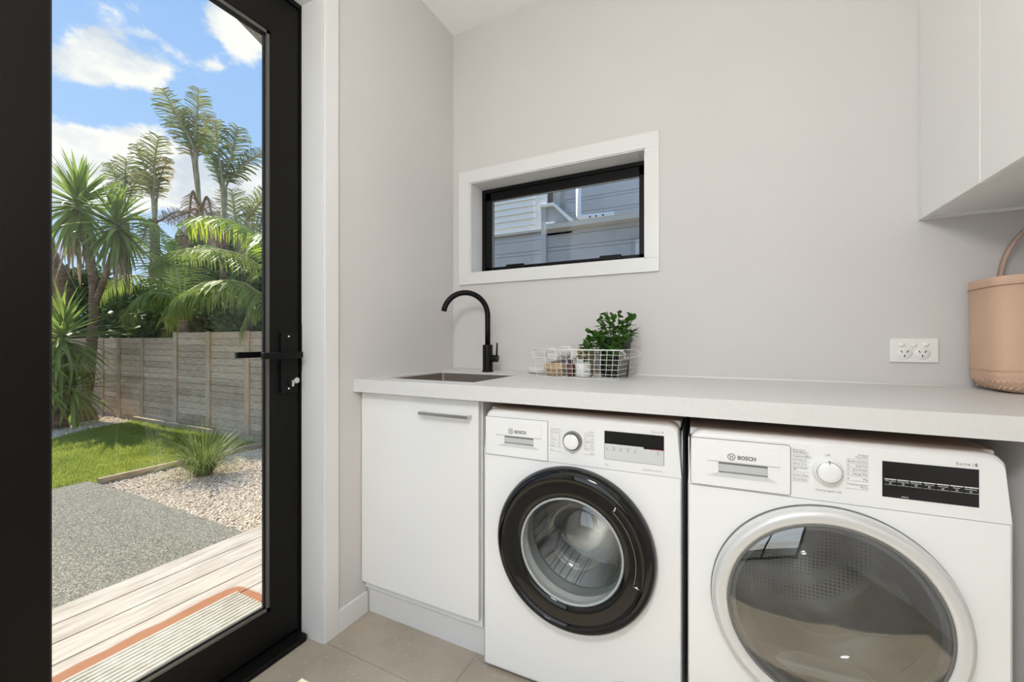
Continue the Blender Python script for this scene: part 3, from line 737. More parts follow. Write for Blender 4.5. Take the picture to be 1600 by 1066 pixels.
def appliance(name, loc, rz, label, cat, w, dryer):
    t = empty(name, loc, rz, label, cat)
    zs, zt, zb, dep = .6935, (.832 if dryer else .840), .012, .53
    cx, cz = (.298, .4495) if not dryer else (.2945, .443)
    hole = .158 if not dryer else .200
    # body: front with port, sides, top, back
    m = MB().holed_plate(0, w, zb, zs - .001, 0, cx, cz, hole, 72, .03)
    m.box(0, .003, .0, dep, zb, zs - .001).box(w - .003, w, .0, dep, zb, zs - .001).box(0, w, dep - .004, dep, zb, zt - .004).box(0, w, .0, dep, zb, zb + .003)
    m.box(0, .003, .05, dep, zs - .001, zt - .03).box(w - .003, w, .05, dep, zs - .001, zt - .03)
    m.build('body', 'appliance_white', t, fix=False)
    m = MB().box(.004, w - .004, .045, dep, zt - .022, zt - .001)
    m.build('lid', 'lid_white', t, bevel=.004, seg=3)
    MB().box(.001, w - .001, .0015, .03, zs - .0013, zs - .0002).build('joint_line', 'seam_grey', t)
    for (fx, fy) in ((.04, .05), (w - .04, .05), (.04, dep - .05), (w - .04, dep - .05)):
        MB().lathe([(0, 0), (.022, 0), (.022, .013), (0, .013)], (fx, fy, 0), 'z', 16).build('foot', 'black_plastic', t)
    cp = panel_solid(w, zs, zt, .06).build('control_panel', 'panel_white', t)
    # detergent / condenser drawer front with its pull recess
    if dryer: dx0, dx1, dz0, dz1, rd = .007, .2210, .6975, .8145, .006
    else: dx0, dx1, dz0, dz1, rd = .0075, .2210, .6945, .8155, .002
    dw = empty('drawer', (0, 0, 0)); dw.parent = t
    rx0, rx1, rz0, rz1 = (.070, .1752, .733, .7585) if dryer else (.0757, .1745, .735, .758)
    m = MB()
    m.box(dx0, rx0, -.004, .0, dz0, dz1).box(rx1, dx1, -.004, 0, dz0, dz1).box(rx0, rx1, -.004, 0, dz0, rz0).box(rx0, rx1, -.004, 0, rz1, dz1)
    m.build('drawer_front', 'panel_white', dw, fix=False)
    frame_line(dx0, dx1, dz0, dz1, .0009 if dryer else .0007, -.0035, rd).build('drawer_joint', 'seam_grey', dw)
    # raised brow with the lettering, and the chamfered scoop around the pull
    MB().box(.0455, .2, -.0052, -.004, rz1 + .002, .8020).build('brow', 'panel_white', dw, bevel=.0006)
    MB().box(.0455, .2, -.0056, -.0050, rz1 + .0012, rz1 + .0024).build('brow_line', 'thin_line', dw)
    sc = MB(); o_ = .028
    A = [(rx0, -.0046, rz0), (rx1, -.0046, rz0), (rx1, -.0046, rz1), (rx0, -.0046, rz1)]
    sc.quad((rx0 - .0, -.0041, rz0), (rx1, -.0041, rz0), (rx1 + o_ * .75, -.0041, rz0 - .011), (rx0 - o_, -.0041, rz0 - .011))
    sc.build('scoop', 'recess_grey' if False else 'display_silver', dw, fix=False)
    pr = MB().box(rx0 + .001, rx1 - .001, -.0030, -.0015, rz0 + .003, rz1 - .004)
    pr.build('pull_grip', 'recess_grey', dw, bevel=.0005)
    MB().box(rx0, rx1, -.0036, -.0030, rz1 - .004, rz1).build('pull_shadow_gap', 'seam_grey', dw)
    MB().box(rx0, rx1, -.0036, -.0030, rz0 + .0015, rz0 + .003).build('pull_lower_edge', 'seam_grey', dw)
    emblem(dw, .0985, .7742, .0078, 'print_grey').location.y = -.0045
    text_mesh('BOSCH', .0128, 'lettering', 'print_grey', dw, (.1115, -.0058, .7695), bold=.0006, sx=.94)
    # dial
    dcx, dcz = (.2922, .7635) if dryer else (.2982, .7636)
    dl_ = empty('program_dial', (dcx, 0, dcz)); dl_.parent = t
    MB().lathe([(.0295, 0), (.0295, -.004), (.0285, -.009), (.0245, -.017), (.0225, -.0185)], (0, 0, 0), 'y', 40).build('dial_ring', 'panel_white' if dryer else 'dial_ring', dl_)
    MB().lathe([(.0228, -.0180), (.0215, -.0195), (.012, -.0205), (0, -.0208)], (0, 0, 0), 'y', 40).build('dial_face', 'panel_white', dl_)
    if dryer: MB().lathe([(.0228, -.0183), (.0236, -.0180), (.0240, -.0172)], (0, 0, 0), 'y', 40).build('dial_edge', 'dial_ring', dl_)
    MB().box(-.0008, .0008, -.0205, -.016, .019, .0262).build('pointer', 'seam_grey', dl_)
    # display
    dp = empty('display', (0, 0, 0)); dp.parent = t
    if dryer:
        MB().box(.390, .5435, -.0012, .001, .7205, .7975).build('screen', 'display_black', dp)
        for i in range(7):
            a = .3935 + i * .0213
            MB().box(a, a + .0195 + (.002 if i == 6 else 0), -.0018, -.0012, .7586, .7604).build('key_bar', 'print_white', dp)
            MB().box(a, a + .0195 + (.002 if i == 6 else 0), -.0016, -.0012, .7474, .7478).build('key_line', 'print_white', dp)
        for i, w_ in enumerate(('Fine adjust', 'Drying time', 'Finished in', 'Easy iron', 'Low heat', 'Buzzer', 'Start/Pause')):
            text_mesh(w_, .0040, 'key_lettering', 'print_white', dp, (.4033 + i * .0213, -.0018, .7545), 'CENTER')
            cx_ = .4033 + i * .0213
            MB().tube([(cx_ + .0017 * math.cos(k * math.pi / 5), -.0018, .7512 + .0017 * math.sin(k * math.pi / 5)) for k in range(10)], .00035, 4, closed=True).build('key_symbol', 'print_white', dp)
        text_mesh('status', .0050, 'key_lettering', 'print_white', dp, (.4275, -.0018, .7232), 'CENTER')
        text_mesh('Serie', .0088, 'series_lettering', 'print_grey', dp, (.5085, -.0012, .8035), space=1.25)
        text_mesh('|', .0088, 'series_lettering', 'print_light', dp, (.5335, -.0012, .8035))
        text_mesh('6', .0092, 'series_lettering', 'print_grey', dp, (.5372, -.0012, .8035), bold=.0003)
        lefts = ['Easy Care', 'Very Dry', 'Cupboard Dry', 'Iron Dry', 'Shirts 15', 'SuperQuick\n40\'', 'Down Wear', 'Wool finish']
        lz = [.8030, .7975, .7885, .7800, .7710, .7620, .7450, .7350]
        rights = ['Cotton\nVery Dry', 'Cupboard Dry', 'Iron Dry', 'Sportswear', 'Allergy Plus', 'Mix', 'Timed program\nwarm']
        rz_ = [.8035, .7885, .7795, .7705, .7610, .7500, .7375]
        lx, rx = .2260, .3655
        text_mesh('Off', .0068, 'program_lettering', 'print_grey', cp, (.2925, -.0008, .7965), 'CENTER')
        text_mesh('Timed program cold', .0058, 'program_lettering', 'print_grey', cp, (.2935, -.0008, .7160), 'CENTER')
        sz = .0060
    else:
        MB().box(.3930, .5520, -.0012, .001, .7620, .8020).build('screen', 'display_black', dp)
        MB().box(.3930, .5520, -.0012, .001, .7225, .7620).build('key_strip', 'display_silver', dp)
        MB().box(.3930, .500, -.0014, -.0012, .7595, .7665).build('key_edge', 'display_silver', dp)
        frame_line(.3925, .5525, .7222, .8023, .0005, -.0008, .001).build('display_joint', 'seam_grey', dp)
        MB().box(.524, .551, -.0016, -.0012, .7620, .7640).build('lit_bar', 'display_red', dp)
        for i, w_ in enumerate(('', 'Speed', 'Temp', 'Ready in', 'Dry', '')):
            x_ = .3995 + i * .0195 if i < 5 else .5375
            if w_: text_mesh(w_, .0042, 'key_lettering', 'print_grey', dp, (x_, -.0018, .7565), 'CENTER')
            MB().tube([(x_ + .0018 * math.cos(k * math.pi / 5), -.0016, .7520 + .0018 * math.sin(k * math.pi / 5)) for k in range(10)], .0004, 4, closed=True).build('key_symbol', 'print_grey', dp)
            MB().box(x_ - .008, x_ + .008, -.0015, -.0012, .7475, .7479).build('key_line', 'thin_line', dp)
        text_mesh('Start', .0042, 'key_lettering', 'print_grey', dp, (.5375, -.0018, .7565), 'CENTER')
        text_mesh('Serie', .0082, 'series_lettering', 'print_light', dp, (.5200, -.0012, .8085), space=1.25)
        text_mesh('|', .0082, 'series_lettering', 'print_light', dp, (.5435, -.0012, .8085))
        text_mesh('4', .0086, 'series_lettering', 'print_grey', dp, (.5475, -.0012, .8085))
        text_mesh('8 kg', .0066, 'capacity_lettering', 'print_light', dp, (.3925, -.0012, .7045))
        text_mesh('EcoSilence Drive', .0070, 'drive_lettering', 'print_light', dp, (.4985, -.0012, .7035), space=1.05)
        lefts = ['Super Quick 15', 'Sportswear', 'Mix', 'Delicates', 'Wool', 'Hygiene', 'Spin']
        rights = ['Cottons', 'Easy-Care', 'Eco', 'Night Wash', 'Rinse', 'Drum Clean', 'Drain']
        lz = [.7925, .7830, .7730, .7630, .7530, .7430, .7300]; rz_ = [.7930, .7835, .7735, .7635, .7535, .7435, .7310]
        lx, rx = .2290, .3625
        text_mesh('o', .0060, 'program_lettering', 'print_light', cp, (.2985, -.0008, .7985), 'CENTER')
        text_mesh('Off\no', .0052, 'program_lettering', 'print_light', cp, (.2985, -.0008, .7255), 'CENTER')
        sz = .0050
    for i, (b_, z_) in enumerate(zip(lefts, lz)):
        text_mesh(b_, sz, 'program_lettering', 'print_grey', cp, (lx, -.0008, z_), 'LEFT', line=.85)
        MB().box(lx - .001, dcx - .034, -.0010, -.0004, z_ - .0030 - (.0055 if '\n' in b_ else 0), z_ - .0026 - (.0055 if '\n' in b_ else 0)).build('program_line', 'thin_line', cp)
    for i, (b_, z_) in enumerate(zip(rights, rz_)):
        text_mesh(b_, sz, 'program_lettering', 'print_grey', cp, (rx, -.0008, z_), 'RIGHT', line=.85)
        MB().box(dcx + .034, rx + .001, -.0010, -.0004, z_ - .0030 - (.0055 if '\n' in b_ else 0), z_ - .0026 - (.0055 if '\n' in b_ else 0)).build('program_line', 'thin_line', cp)
    sm_ = MB()
    for i in range(5):
        z_ = lz[i + 1]; a = dcx - .041
        sm_.tube([(a + .0016 * math.cos(k * math.pi / 4), -.0008, z_ + .0016 + .0016 * math.sin(k * math.pi / 4)) for k in range(8)], .00035, 4, closed=True)
        z_ = rz_[i + 1]; a = dcx + .038
        sm_.tube([(a + .0016 * math.cos(k * math.pi / 4), -.0008, z_ + .0016 + .0016 * math.sin(k * math.pi / 4)) for k in range(8)], .00035, 4, closed=True)
    tag(sm_.build('program_symbols', 'print_light', cp, fix=False), kind='stuff')
    # port door
    dr = empty('door', (cx, 0, cz)); dr.parent = t
    if not dryer:
        MB().lathe([(.238, 0), (.2395, -.012), (.236, -.026), (.229, -.036), (.221, -.0405), (.2135, -.0415)], (0, 0, 0), 'y', 96).build('outer_ring', 'piano_black', dr)
        MB().lathe([(.2135, -.0415), (.2125, -.0400), (.200, -.0385), (.172, -.0365), (.158, -.0345), (.1545, -.030)], (0, 0, 0), 'y', 96).build('inner_ring', 'piano_black', dr)
        MB().lathe([(.1545, -.030), (.1525, -.0325), (.149, -.032), (.1475, -.028)], (0, 0, 0), 'y', 72).build('bowl_rim', 'gasket', dr)
        MB().lathe([(.1490, -.0300), (.1440, -.022), (.137, .010), (.126, .050), (.112, .078), (.098, .090), (.088, .0915), (.080, .086), (.060, .076), (.03, .070), (0, .068)], (0, 0, 0), 'y', 72).build('glass_bowl', 'bowl_glass', dr)
        # recessed grip on the upper side: dark scoop with glints put in as bright metal strips
        def arc(r0, a0, a1, y, n=28): return [(r0 * math.cos(R(a0 + (a1 - a0) * k / n)), y, r0 * math.sin(R(a0 + (a1 - a0) * k / n))) for k in range(n + 1)]
        g = MB(); A_ = arc(.2150, 50, -16, -.0415); B_ = arc(.1880, 47, -14, -.0385); C_ = arc(.1990, 48, -15, -.0310); D_ = arc(.2130, 50, -16, -.0430)
        nn = len(A_)
        for U_, V_ in ((B_, C_), (C_, D_)): g.add(U_ + V_, [(k, k + 1, nn + k + 1, nn + k) for k in range(nn - 1)], True)
        gb = g.build('handle', 'black_plastic', dr)
        lip = MB().tube(arc(.1875, 48, -15, -.0400), .0012, 6)
        lip.build('handle_glint', 'dial_ring', dr)
        for a_ in (49.0, -15.5):
            ca, sa = math.cos(R(a_)), math.sin(R(a_))
            MB().tube([(.1875 * ca, -.0398, .1875 * sa), (.196 * math.cos(R(a_ * .98)), -.0405, .196 * math.sin(R(a_ * .98))), (.205 * ca, -.0415, .205 * sa)], [.0008, .0035, .0008], 8).build('handle_end_glint', 'chrome', dr)
    else:
        MB().lathe([(.2365, 0), (.2400, -.004), (.2405, -.012), (.2365, -.024), (.2300, -.0305), (.2250, -.0320), (.2130, -.0300), (.2085, -.0285), (.2060, -.0250)], (0, 0, 0), 'y', 110).build('outer_ring', 'door_ring_silver', dr)
        MB().lathe([(.2415, .0), (.2420, -.004), (.2405, -.0065)], (0, 0, 0), 'y', 110).build('ring_joint', 'seam_grey', dr)
        MB().lathe([(.2062, -.0262), (.2045, -.0275), (.2010, -.0265), (.1990, -.0240)], (0, 0, 0), 'y', 90).build('glass_seal', 'seam_grey', dr)
        MB().lathe([(.2005, -.0255), (.185, -.0300), (.150, -.0355), (.100, -.0405), (.05, -.043), (0, -.0438)], (0, 0, 0), 'y', 90).build('door_glass', 'dryer_glass', dr)
        MB().lathe([(.190, -.015), (.185, .010), (.172, .050), (.150, .080), (.120, .095), (.105, .094), (.095, .082), (.06, .070), (0, .066)], (0, .0, 0), 'y', 72).build('inner_bowl', 'dryer_bowl', dr)
        m = MB().lathe([(.197, -.012), (.188, -.014)], (0, 0, 0), 'y', 72)
        m.build('inner_trim', 'gasket', dr)
    # drum
    dm = empty('drum', (cx, 0, cz)); dm.parent = t
    if not dryer:
        MB().lathe([(hole - .001, .001), (.170, .03), (.160, .075), (.163, .09), (.19, .105)], (0, 0, 0), 'y', 64).build('gasket', 'gasket', dm)
        MB().lathe([(.185, .10), (.235, .115), (.240, .14), (.240, .40)], (0, 0, 0), 'y', 64).build('drum_shell', 'drum_steel', dm)
        MB().lathe([(.240, .40), (.16, .415), (.06, .40), (0, .40)], (0, 0, 0), 'y', 64).build('drum_back', 'drum_plain', dm)
        for k in range(3):
            a = R(100 + 120 * k); c_, s_ = math.cos(a), math.sin(a)
            MB().tube([(.228 * c_, .14, .228 * s_), (.21 * c_, .25, .21 * s_), (.228 * c_, .38, .228 * s_)], [.012, .028, .012], 10).build('drum_paddle', 'recess_grey', dm)
    else:
        MB().lathe([(hole - .001, .001), (.198, .05), (.205, .07), (.225, .08)], (0, 0, 0), 'y', 64).build('gasket', 'drum_ivory', dm)
        MB().lathe([(.21, .08), (.240, .10), (.245, .13), (.245, .45)], (0, 0, 0), 'y', 64).build('drum_shell', 'drum_plain', dm)
        MB().lathe([(.245, .45), (.16, .46), (.06, .45), (0, .45)], (0, 0, 0), 'y', 64).build('drum_back', 'drum_steel', dm)
        MB().box(-.15, .15, .02, .075, -.175, -.150).build('lint_filter', 'drum_ivory', dm, bevel=.006)
    # service flap, low on the front
    if not dryer:
        fl = MB().tube([(.470 + .075 * math.cos(R(k * 10)), -.0004, .060 + .045 * math.sin(R(k * 10))) for k in range(36)], .0006, 4, closed=True).build('service_flap', 'thin_line', t)
        MB().tube([(.476, -.001, .088), (.496, -.001, .088), (.496, -.001, .096), (.476, -.001, .096)], .0009, 4, closed=True).build('flap_slot', 'seam_grey', fl)
    return t
appliance('washing_machine', (.5545, -.627, 0), R(1.4), 'white front-loading washing machine with a black gloss porthole ring', 'washing machine', .5965, False)
appliance('tumble_dryer', (1.1685, -.645, 0), R(2.6), 'white tumble dryer with a silver ring and wide grey glass door', 'tumble dryer', .5925, True)

# =================================================================== things on the bench
# ---- wire basket (slightly turned, flaring towards the rim)
bk = empty('wire_basket', (0.755, -0.155, BZ), R(-3.0), 'white wire mesh basket holding towels, jars and a pot plant', 'basket')
BW, BD, BH, FLR = .160, .122, .108, .014
wr = .00085
def bpt(u, v, z):  # u,v in -1..1 on the rectangle, flare with height
    k = z / BH; return Vector((u * (BW + FLR * k), v * (BD + FLR * k * .8), z + .002))
m = MB()
nu, nv, nz = 15, 11, 6
for i in range(nu + 1):
    u = -1 + 2 * i / nu
    m.tube([bpt(u, -1, BH), bpt(u, -1, 0), bpt(u, 1, 0), bpt(u, 1, BH)], wr, 5)
for i in range(nv + 1):
    v = -1 + 2 * i / nv
    m.tube([bpt(-1, v, BH), bpt(-1, v, 0), bpt(1, v, 0), bpt(1, v, BH)], wr, 5)
for k in range(nz):
    z = BH * k / nz
    m.tube([bpt(-1, -1, z), bpt(1, -1, z), bpt(1, 1, z), bpt(-1, 1, z)], wr, 5, closed=True)
tag(m.build('wire_mesh', 'white_wire', bk, fix=False), kind='stuff')
MB().tube([bpt(-1, -1, BH), bpt(1, -1, BH), bpt(1, 1, BH), bpt(-1, 1, BH)], .0024, 8, closed=True).build('rim', 'white_wire', bk)
for s_ in (-1, 1):
    pts = [bpt(s_, -.88, BH - .002), bpt(s_, -.88, BH - .002) + Vector((s_ * .016, 0, -.012)), bpt(s_, -.88, BH) + Vector((s_ * .010, 0, -.028)), bpt(s_, .88, BH) + Vector((s_ * .010, 0, -.028)), bpt(s_, .88, BH - .002) + Vector((s_ * .016, 0, -.012)), bpt(s_, .88, BH - .002)]
    MB().tube(pts, .0018, 8).build('handle', 'white_wire', bk)
BO = Vector((0.755, -0.155, BZ)); BR = Matrix.Rotation(R(-3), 3, 'Z')
def inb(x, y, z): return BO + BR @ Vector((x, y, z))
# ---- rolled towels
def towel(name, loc, rz, r, ln, label):
    t = empty(name, loc, rz, label, 'towel', 'towels at the basket')
    m = MB(); prof = []
    ns = 40
    rows = []
    for j, x in enumerate([-ln / 2, -ln / 2 + .008, -ln / 4, 0, ln / 4, ln / 2 - .008, ln / 2]):
        k = .86 if j in (0, 6) else 1.0
        rows.append([(x, r * k * math.cos(2 * math.pi * i / 24) * (1 + .03 * math.sin(5 * i + j)), r + r * .94 * k * math.sin(2 * math.pi * i / 24) * (1 + .02 * math.sin(3 * i + 2 * j))) for i in range(24)])
    vs = [q for r_ in rows for q in r_]
    fs = [(a * 24 + i, a * 24 + (i + 1) % 24, (a + 1) * 24 + (i + 1) % 24, (a + 1) * 24 + i) for a in range(6) for i in range(24)]
    fs += [tuple(range(24)), tuple(6 * 24 + i for i in range(24))]
    m.add(vs, fs, True); m.build('towel_roll', 'towel', t)
    for s_ in (-1, 1):
        sp = [(s_ * (ln / 2 + .0005), (r * .8 - r * .75 * k / 30) * math.cos(k * .55), r + (r * .8 - r * .75 * k / 30) * math.sin(k * .55)) for k in range(30)]
        MB().tube(sp, .0022, 5).build('rolled_edge', 'towel', t)
    return t
towel('rolled_towel', inb(-.100, -.055, .0600), R(80), .030, .110, 'white rolled face towel lying on the brush at the door end of the basket')
towel('rolled_towel', inb(-.095, .050, .004), R(86), .062, .105, 'larger white rolled towel standing at the back of the basket')
# white cloth on the bench beside the basket
cl = empty('folded_cloth', (0.522, -0.118, BZ), R(-8), 'small white cloth roll lying on the bench between tap and basket', 'cloth')
m = MB()
rows = []
for j, (x, k) in enumerate([(-.034, .55), (-.030, .9), (-.015, 1.05), (.01, .95), (.03, .9), (.045, .75), (.049, .4)]):
    rows.append([(x, .014 * k * math.cos(2 * math.pi * i / 20), .0118 + .0115 * k * math.sin(2 * math.pi * i / 20)) for i in range(20)])
m.add([q for r_ in rows for q in r_], [(a * 20 + i, a * 20 + (i + 1) % 20, (a + 1) * 20 + (i + 1) % 20, (a + 1) * 20 + i) for a in range(6) for i in range(20)] + [tuple(range(20)), tuple(120 + i for i in range(20))], True)
m.build('cloth_roll', 'towel', cl); cl.scale = (1.15, 1.4, 1.4)
MB().tube([(-.03, -.012, .006), (0, -.0135, .007), (.04, -.012, .006)], .0028, 6).build('cloth_hem', 'towel', cl)
# wooden nail brush lying under the towel
br = empty('scrubbing_brush', inb(-.108, -.070, .0035), R(-3), 'oval wooden scrubbing brush lying in the front corner of the basket', 'brush')
m = MB(); rows = []
for (x, k) in [(-.040, .35), (-.036, .7), (-.025, .95), (0, 1.05), (.025, .95), (.036, .7), (.040, .35)]:
    rows.append([(x, .026 * k * math.cos(2 * math.pi * i / 20), .036 + .019 * k * math.sin(2 * math.pi * i / 20)) for i in range(20)])
m.add([q for r_ in rows for q in r_], [(a * 20 + i, a * 20 + (i + 1) % 20, (a + 1) * 20 + (i + 1) % 20, (a + 1) * 20 + i) for a in range(6) for i in range(20)] + [tuple(range(20)), tuple(120 + i for i in range(20))], True)
m.build('brush_back', 'wood_light', br)
m = MB()
for i in range(11):
    for j in range(6):
        x, y = -.032 + .0064 * i, -.016 + .0064 * j
        if (x / .036) ** 2 + (y / .022) ** 2 < 1: m.tube([(x, y, 0), (x, y, .026)], .0022, 5)
tag(m.build('bristles', 'bristle', br, fix=False), kind='stuff')
# amber bottle
ab = empty('amber_bottle', inb(-.043, -.062, .0035), 0, 'small dark red-brown glass bottle with a black cap in the basket', 'bottle')
MB().lathe([(0, 0), (.0155, 0), (.017, .002), (.017, .040), (.013, .048), (.008, .052), (.008, .056)], (0, 0, 0), 'z', 24).build('bottle_body', 'amber_glass', ab)
MB().lathe([(.0095, .053), (.0098, .066), (.008, .068), (0, .068)], (0, 0, 0), 'z', 20).build('cap', 'black_plastic', ab)
# white jar
wj = empty('white_jar', inb(.010, -.060, .0035), 0, 'white ceramic jar with a clear grey lid standing in the basket front', 'jar')
MB().lathe([(0, 0), (.027, 0), (.030, .004), (.031, .048), (.028, .054), (.026, .055)], (0, 0, 0), 'z', 28).build('jar_body', 'jar_white', wj)
MB().lathe([(.0285, .0545), (.029, .064), (.026, .067), (0, .067)], (0, 0, 0), 'z', 28).build('lid', 'recess_grey', wj)
# wooden back brush / bath brush on top of the towels, and a paper tag box
wb = empty('wooden_bowl_brush', inb(-.012, .030, .058), R(10), 'round pale wooden body brush resting at the rear of the basket', 'brush')
MB().lathe([(0, 0), (.026, 0), (.036, .008), (.038, .025), (.034, .050), (.022, .060), (0, .062)], (0, 0, 0), 'z', 28).build('brush_back', 'wood_light', wb)
MB().lathe([(0, -.052), (.030, -.054), (.031, -.010), (.026, -.0005), (0, -.0005)], (0, 0, 0), 'z', 28).build('bristles', 'bristle', wb)
# ---- pot plant
pp = empty('potted_plant', inb(.112, .018, .0035), 0, 'small leafy green plant in a black plastic pot inside the basket', 'plant')
MB().lathe([(0, 0), (.042, 0), (.044, .003), (.052, .112), (.056, .114), (.057, .128), (.053, .129), (.051, .118), (.047, .117)], (0, 0, 0), 'z', 36).build('pot', 'black_plastic', pp)
MB().lathe([(.0485, .1165), (.03, .121), (0, .123)], (0, 0, 0), 'z', 24).build('soil', 'soil', pp)
lm = MB()   # one shared leaf: pointed oval with a fold
Lp = [(0, 0), (.22, .20), (.45, .30), (.70, .22), (1.0, 0)]
vs, fs = [], []
for i, (a, b) in enumerate(Lp):
    vs += [(a, -b, .10 * b + .10 * a * (1 - a)), (a, 0, .10 * a * (1 - a) - .02), (a, b, .10 * b + .10 * a * (1 - a))]
for i in range(4):
    for k in range(2): fs.append((i * 3 + k, i * 3 + k + 1, i * 3 + 4 + k, i * 3 + 3 + k))
lm.add(vs, fs, True)
leaf0 = lm.build('leaf', 'leaf_indoor', pp, fix=False)
first = [True]
def put_leaf(p, yaw, pitch, roll, s):
    if first[0]: o = leaf0; first[0] = False
    else: o = clone(leaf0, 'leaf', pp)
    o.location = p; o.rotation_euler = (Matrix.Rotation(yaw, 3, 'Z') @ Matrix.Rotation(-pitch, 3, 'Y') @ Matrix.Rotation(roll, 3, 'X')).to_euler(); o.scale = (s, s, s)
rnd = random.Random(11)
stems = [((-.012, .005), (-.028, .01, .215), 9), ((0, 0), (-.005, -.005, .20), 8), ((-.02, -.012), (-.085, -.015, .145), 9), ((.012, .0), (.030, .0, .185), 8), ((.022, -.005), (.062, -.005, .195), 8),
         ((-.03, -.02), (-.095, -.045, .09), 8), ((-.02, -.03), (-.070, -.075, .075), 9), ((0, -.035), (-.03, -.085, .07), 9), ((.02, -.035), (.012, -.090, .06), 9), ((.03, -.03), (.042, -.085, .05), 8), ((.0, -.02), (.0, -.03, .17), 7), ((.035, .0), (.058, .03, .15), 6), ((-.03, .0), (-.055, .02, .18), 7), ((.008, .012), (.01, .012, .205), 8), ((-.015, .0), (-.045, -.005, .195), 8), ((.02, .01), (.045, .01, .20), 7),
         ((-.03, -.03), (-.085, -.080, .025), 11), ((-.01, -.035), (-.055, -.092, .02), 11), ((.01, -.035), (-.012, -.094, .025), 11), ((.025, -.03), (.025, -.094, .02), 11), ((-.035, -.01), (-.105, -.06, .05), 10), ((.035, -.02), (.05, -.08, .10), 7), ((-.02, -.02), (-.05, -.06, .12), 8)]
for (b0, tip, n_) in stems:
    p0 = Vector((b0[0], b0[1], .12)); p2 = Vector(tip); p1 = (p0 + p2) / 2 + Vector((0, 0, .035 if p2.z < .13 else .005))
    if p2.z < .1: p1 = Vector((p2.x * .72, p2.y * .82, .145))
    pts = [p0 * (1 - t) ** 2 + p1 * 2 * t * (1 - t) + p2 * t * t for t in [k / 7 for k in range(8)]]
    MB().tube(pts, [.0016 - .0001 * k for k in range(8)], 5).build('stem', 'stem_indoor', pp)
    for k in range(n_):
        t = .25 + .75 * k / (n_ - 1); q = p0 * (1 - t) ** 2 + p1 * 2 * t * (1 - t) + p2 * t * t
        for side in (0, 1):
            if side and k == n_ - 1: continue
            put_leaf(q, math.atan2(p2.y - p0.y, p2.x - p0.x) + (1 if side else -1) * rnd.uniform(.5, 1.7), rnd.uniform(-.5, .9), rnd.uniform(-.5, .5), rnd.uniform(.019, .030))

pp.scale = (1.2, 1.2, 1.2)
# ---- pink rubber tote
tb = empty('tote_bag', (2.088, -0.120, BZ + .001), R(0), 'dusty pink rubber tote bag with a loop handle standing at the end of the bench', 'bag')
def superell(hw, hd, n=56, p=5.5):
    return [(hw * math.copysign(abs(math.cos(a)) ** (2 / p), math.cos(a)), hd * math.copysign(abs(math.sin(a)) ** (2 / p), math.sin(a))) for a in [2 * math.pi * k / n for k in range(n)]]
m = MB(); rows = []
lev = [(0.0, .70, .66), (.006, .84, .80), (.020, .93, .92), (.040, .975, .98), (.060, .985, 1.0), (.20, .995, 1.0), (.300, 1.0, 1.0), (.301, 1.004, 1.006), (.322, 1.004, 1.006), (.324, 1.0, 1.0), (.322, .97, .95), (.05, .95, .93)]
for (z, a, b) in lev:
    rows.append([(x, y, z + (.010 * abs(x) / .18 * 0 + (-.006 * (abs(x) / .18) ** 2 if z > .25 else 0))) for (x, y) in superell(.180 * a, .094 * b)])
n = 56
m.add([q for r_ in rows for q in r_], [(a * n + i, a * n + (i + 1) % n, (a + 1) * n + (i + 1) % n, (a + 1) * n + i) for a in range(len(rows) - 1) for i in range(n)] + [tuple(range(n)), tuple((len(rows) - 1) * n + i for i in range(n))], True)
bod = m.build('bag_body', 'pink_rubber', tb)
MB().tube([(x, y, .298 - .006 * (abs(x) / .18) ** 2) for (x, y) in superell(.1815, .0950)], .0011, 5, closed=True).build('rim_line', 'pink_groove', bod)
MB().tube([(x, y, .062) for (x, y) in superell(.1785, .0945)], .0018, 5, closed=True).build('sole_line', 'pink_rubber', bod)
# moulded tread around the lower edge: short chevron bars
base_pts = superell(.1795 * .965, .0940 * .965, 64)
tread0 = None
for k in range(64):
    for row in range(3):
        if row == 2 and k % 2: continue
        x, y = base_pts[k]; x2, y2 = base_pts[(k + 1) % 64]
        ta = math.atan2(y2 - y, x2 - x); z = (.050, .033, .016)[row]; sc_ = (1.012, .995, .945)[row]
        if tread0 is None:
            tread0 = MB().box(-.0075, .0075, -.0016, .0016, -.0016, .0016).build('tread_bar', 'pink_rubber', bod, bevel=.0006, seg=1); o = tread0
        else: o = clone(tread0, 'tread_bar', bod)
        o.location = (x * sc_, y * sc_, z)
        o.rotation_euler = (Matrix.Rotation(ta, 3, 'Z') @ Matrix.Rotation((.75 if (k + row) % 2 else -.75), 3, 'Y')).to_euler()
for s_ in (-1, 1):
    hpts = [(-.100, s_ * .086, .300)]
    for k in range(15):
        a = math.pi - math.pi * k / 14
        hpts.append((.098 * math.cos(a) * (1.0 if 0 else 1), s_ * (.086 - .035 * math.sin(a)), .345 + .150 * math.sin(a)))
    hpts.append((.100, s_ * .086, .300))
    mm = MB(); vs = []; fs = []
    for i, q in enumerate(hpts):
        q = Vector(q); t_ = (Vector(hpts[min(i + 1, len(hpts) - 1)]) - Vector(hpts[max(i - 1, 0)])).normalized()
        b_ = Vector((0, 1, 0)); nrm = t_.cross(b_).normalized()
        vs += [q + b_ * .011 + nrm * .003, q + b_ * .011 - nrm * .003, q - b_ * .011 - nrm * .003, q - b_ * .011 + nrm * .003]
    for i in range(len(hpts) - 1):
        for k in range(4): fs.append((i * 4 + k, i * 4 + (k + 1) % 4, i * 4 + 4 + (k + 1) % 4, i * 4 + 4 + k))
    fs += [(0, 1, 2, 3), tuple(len(vs) - 4 + k for k in range(4))]
    mm.add(vs, fs, True); mm.build('handle', 'pink_handle', tb)

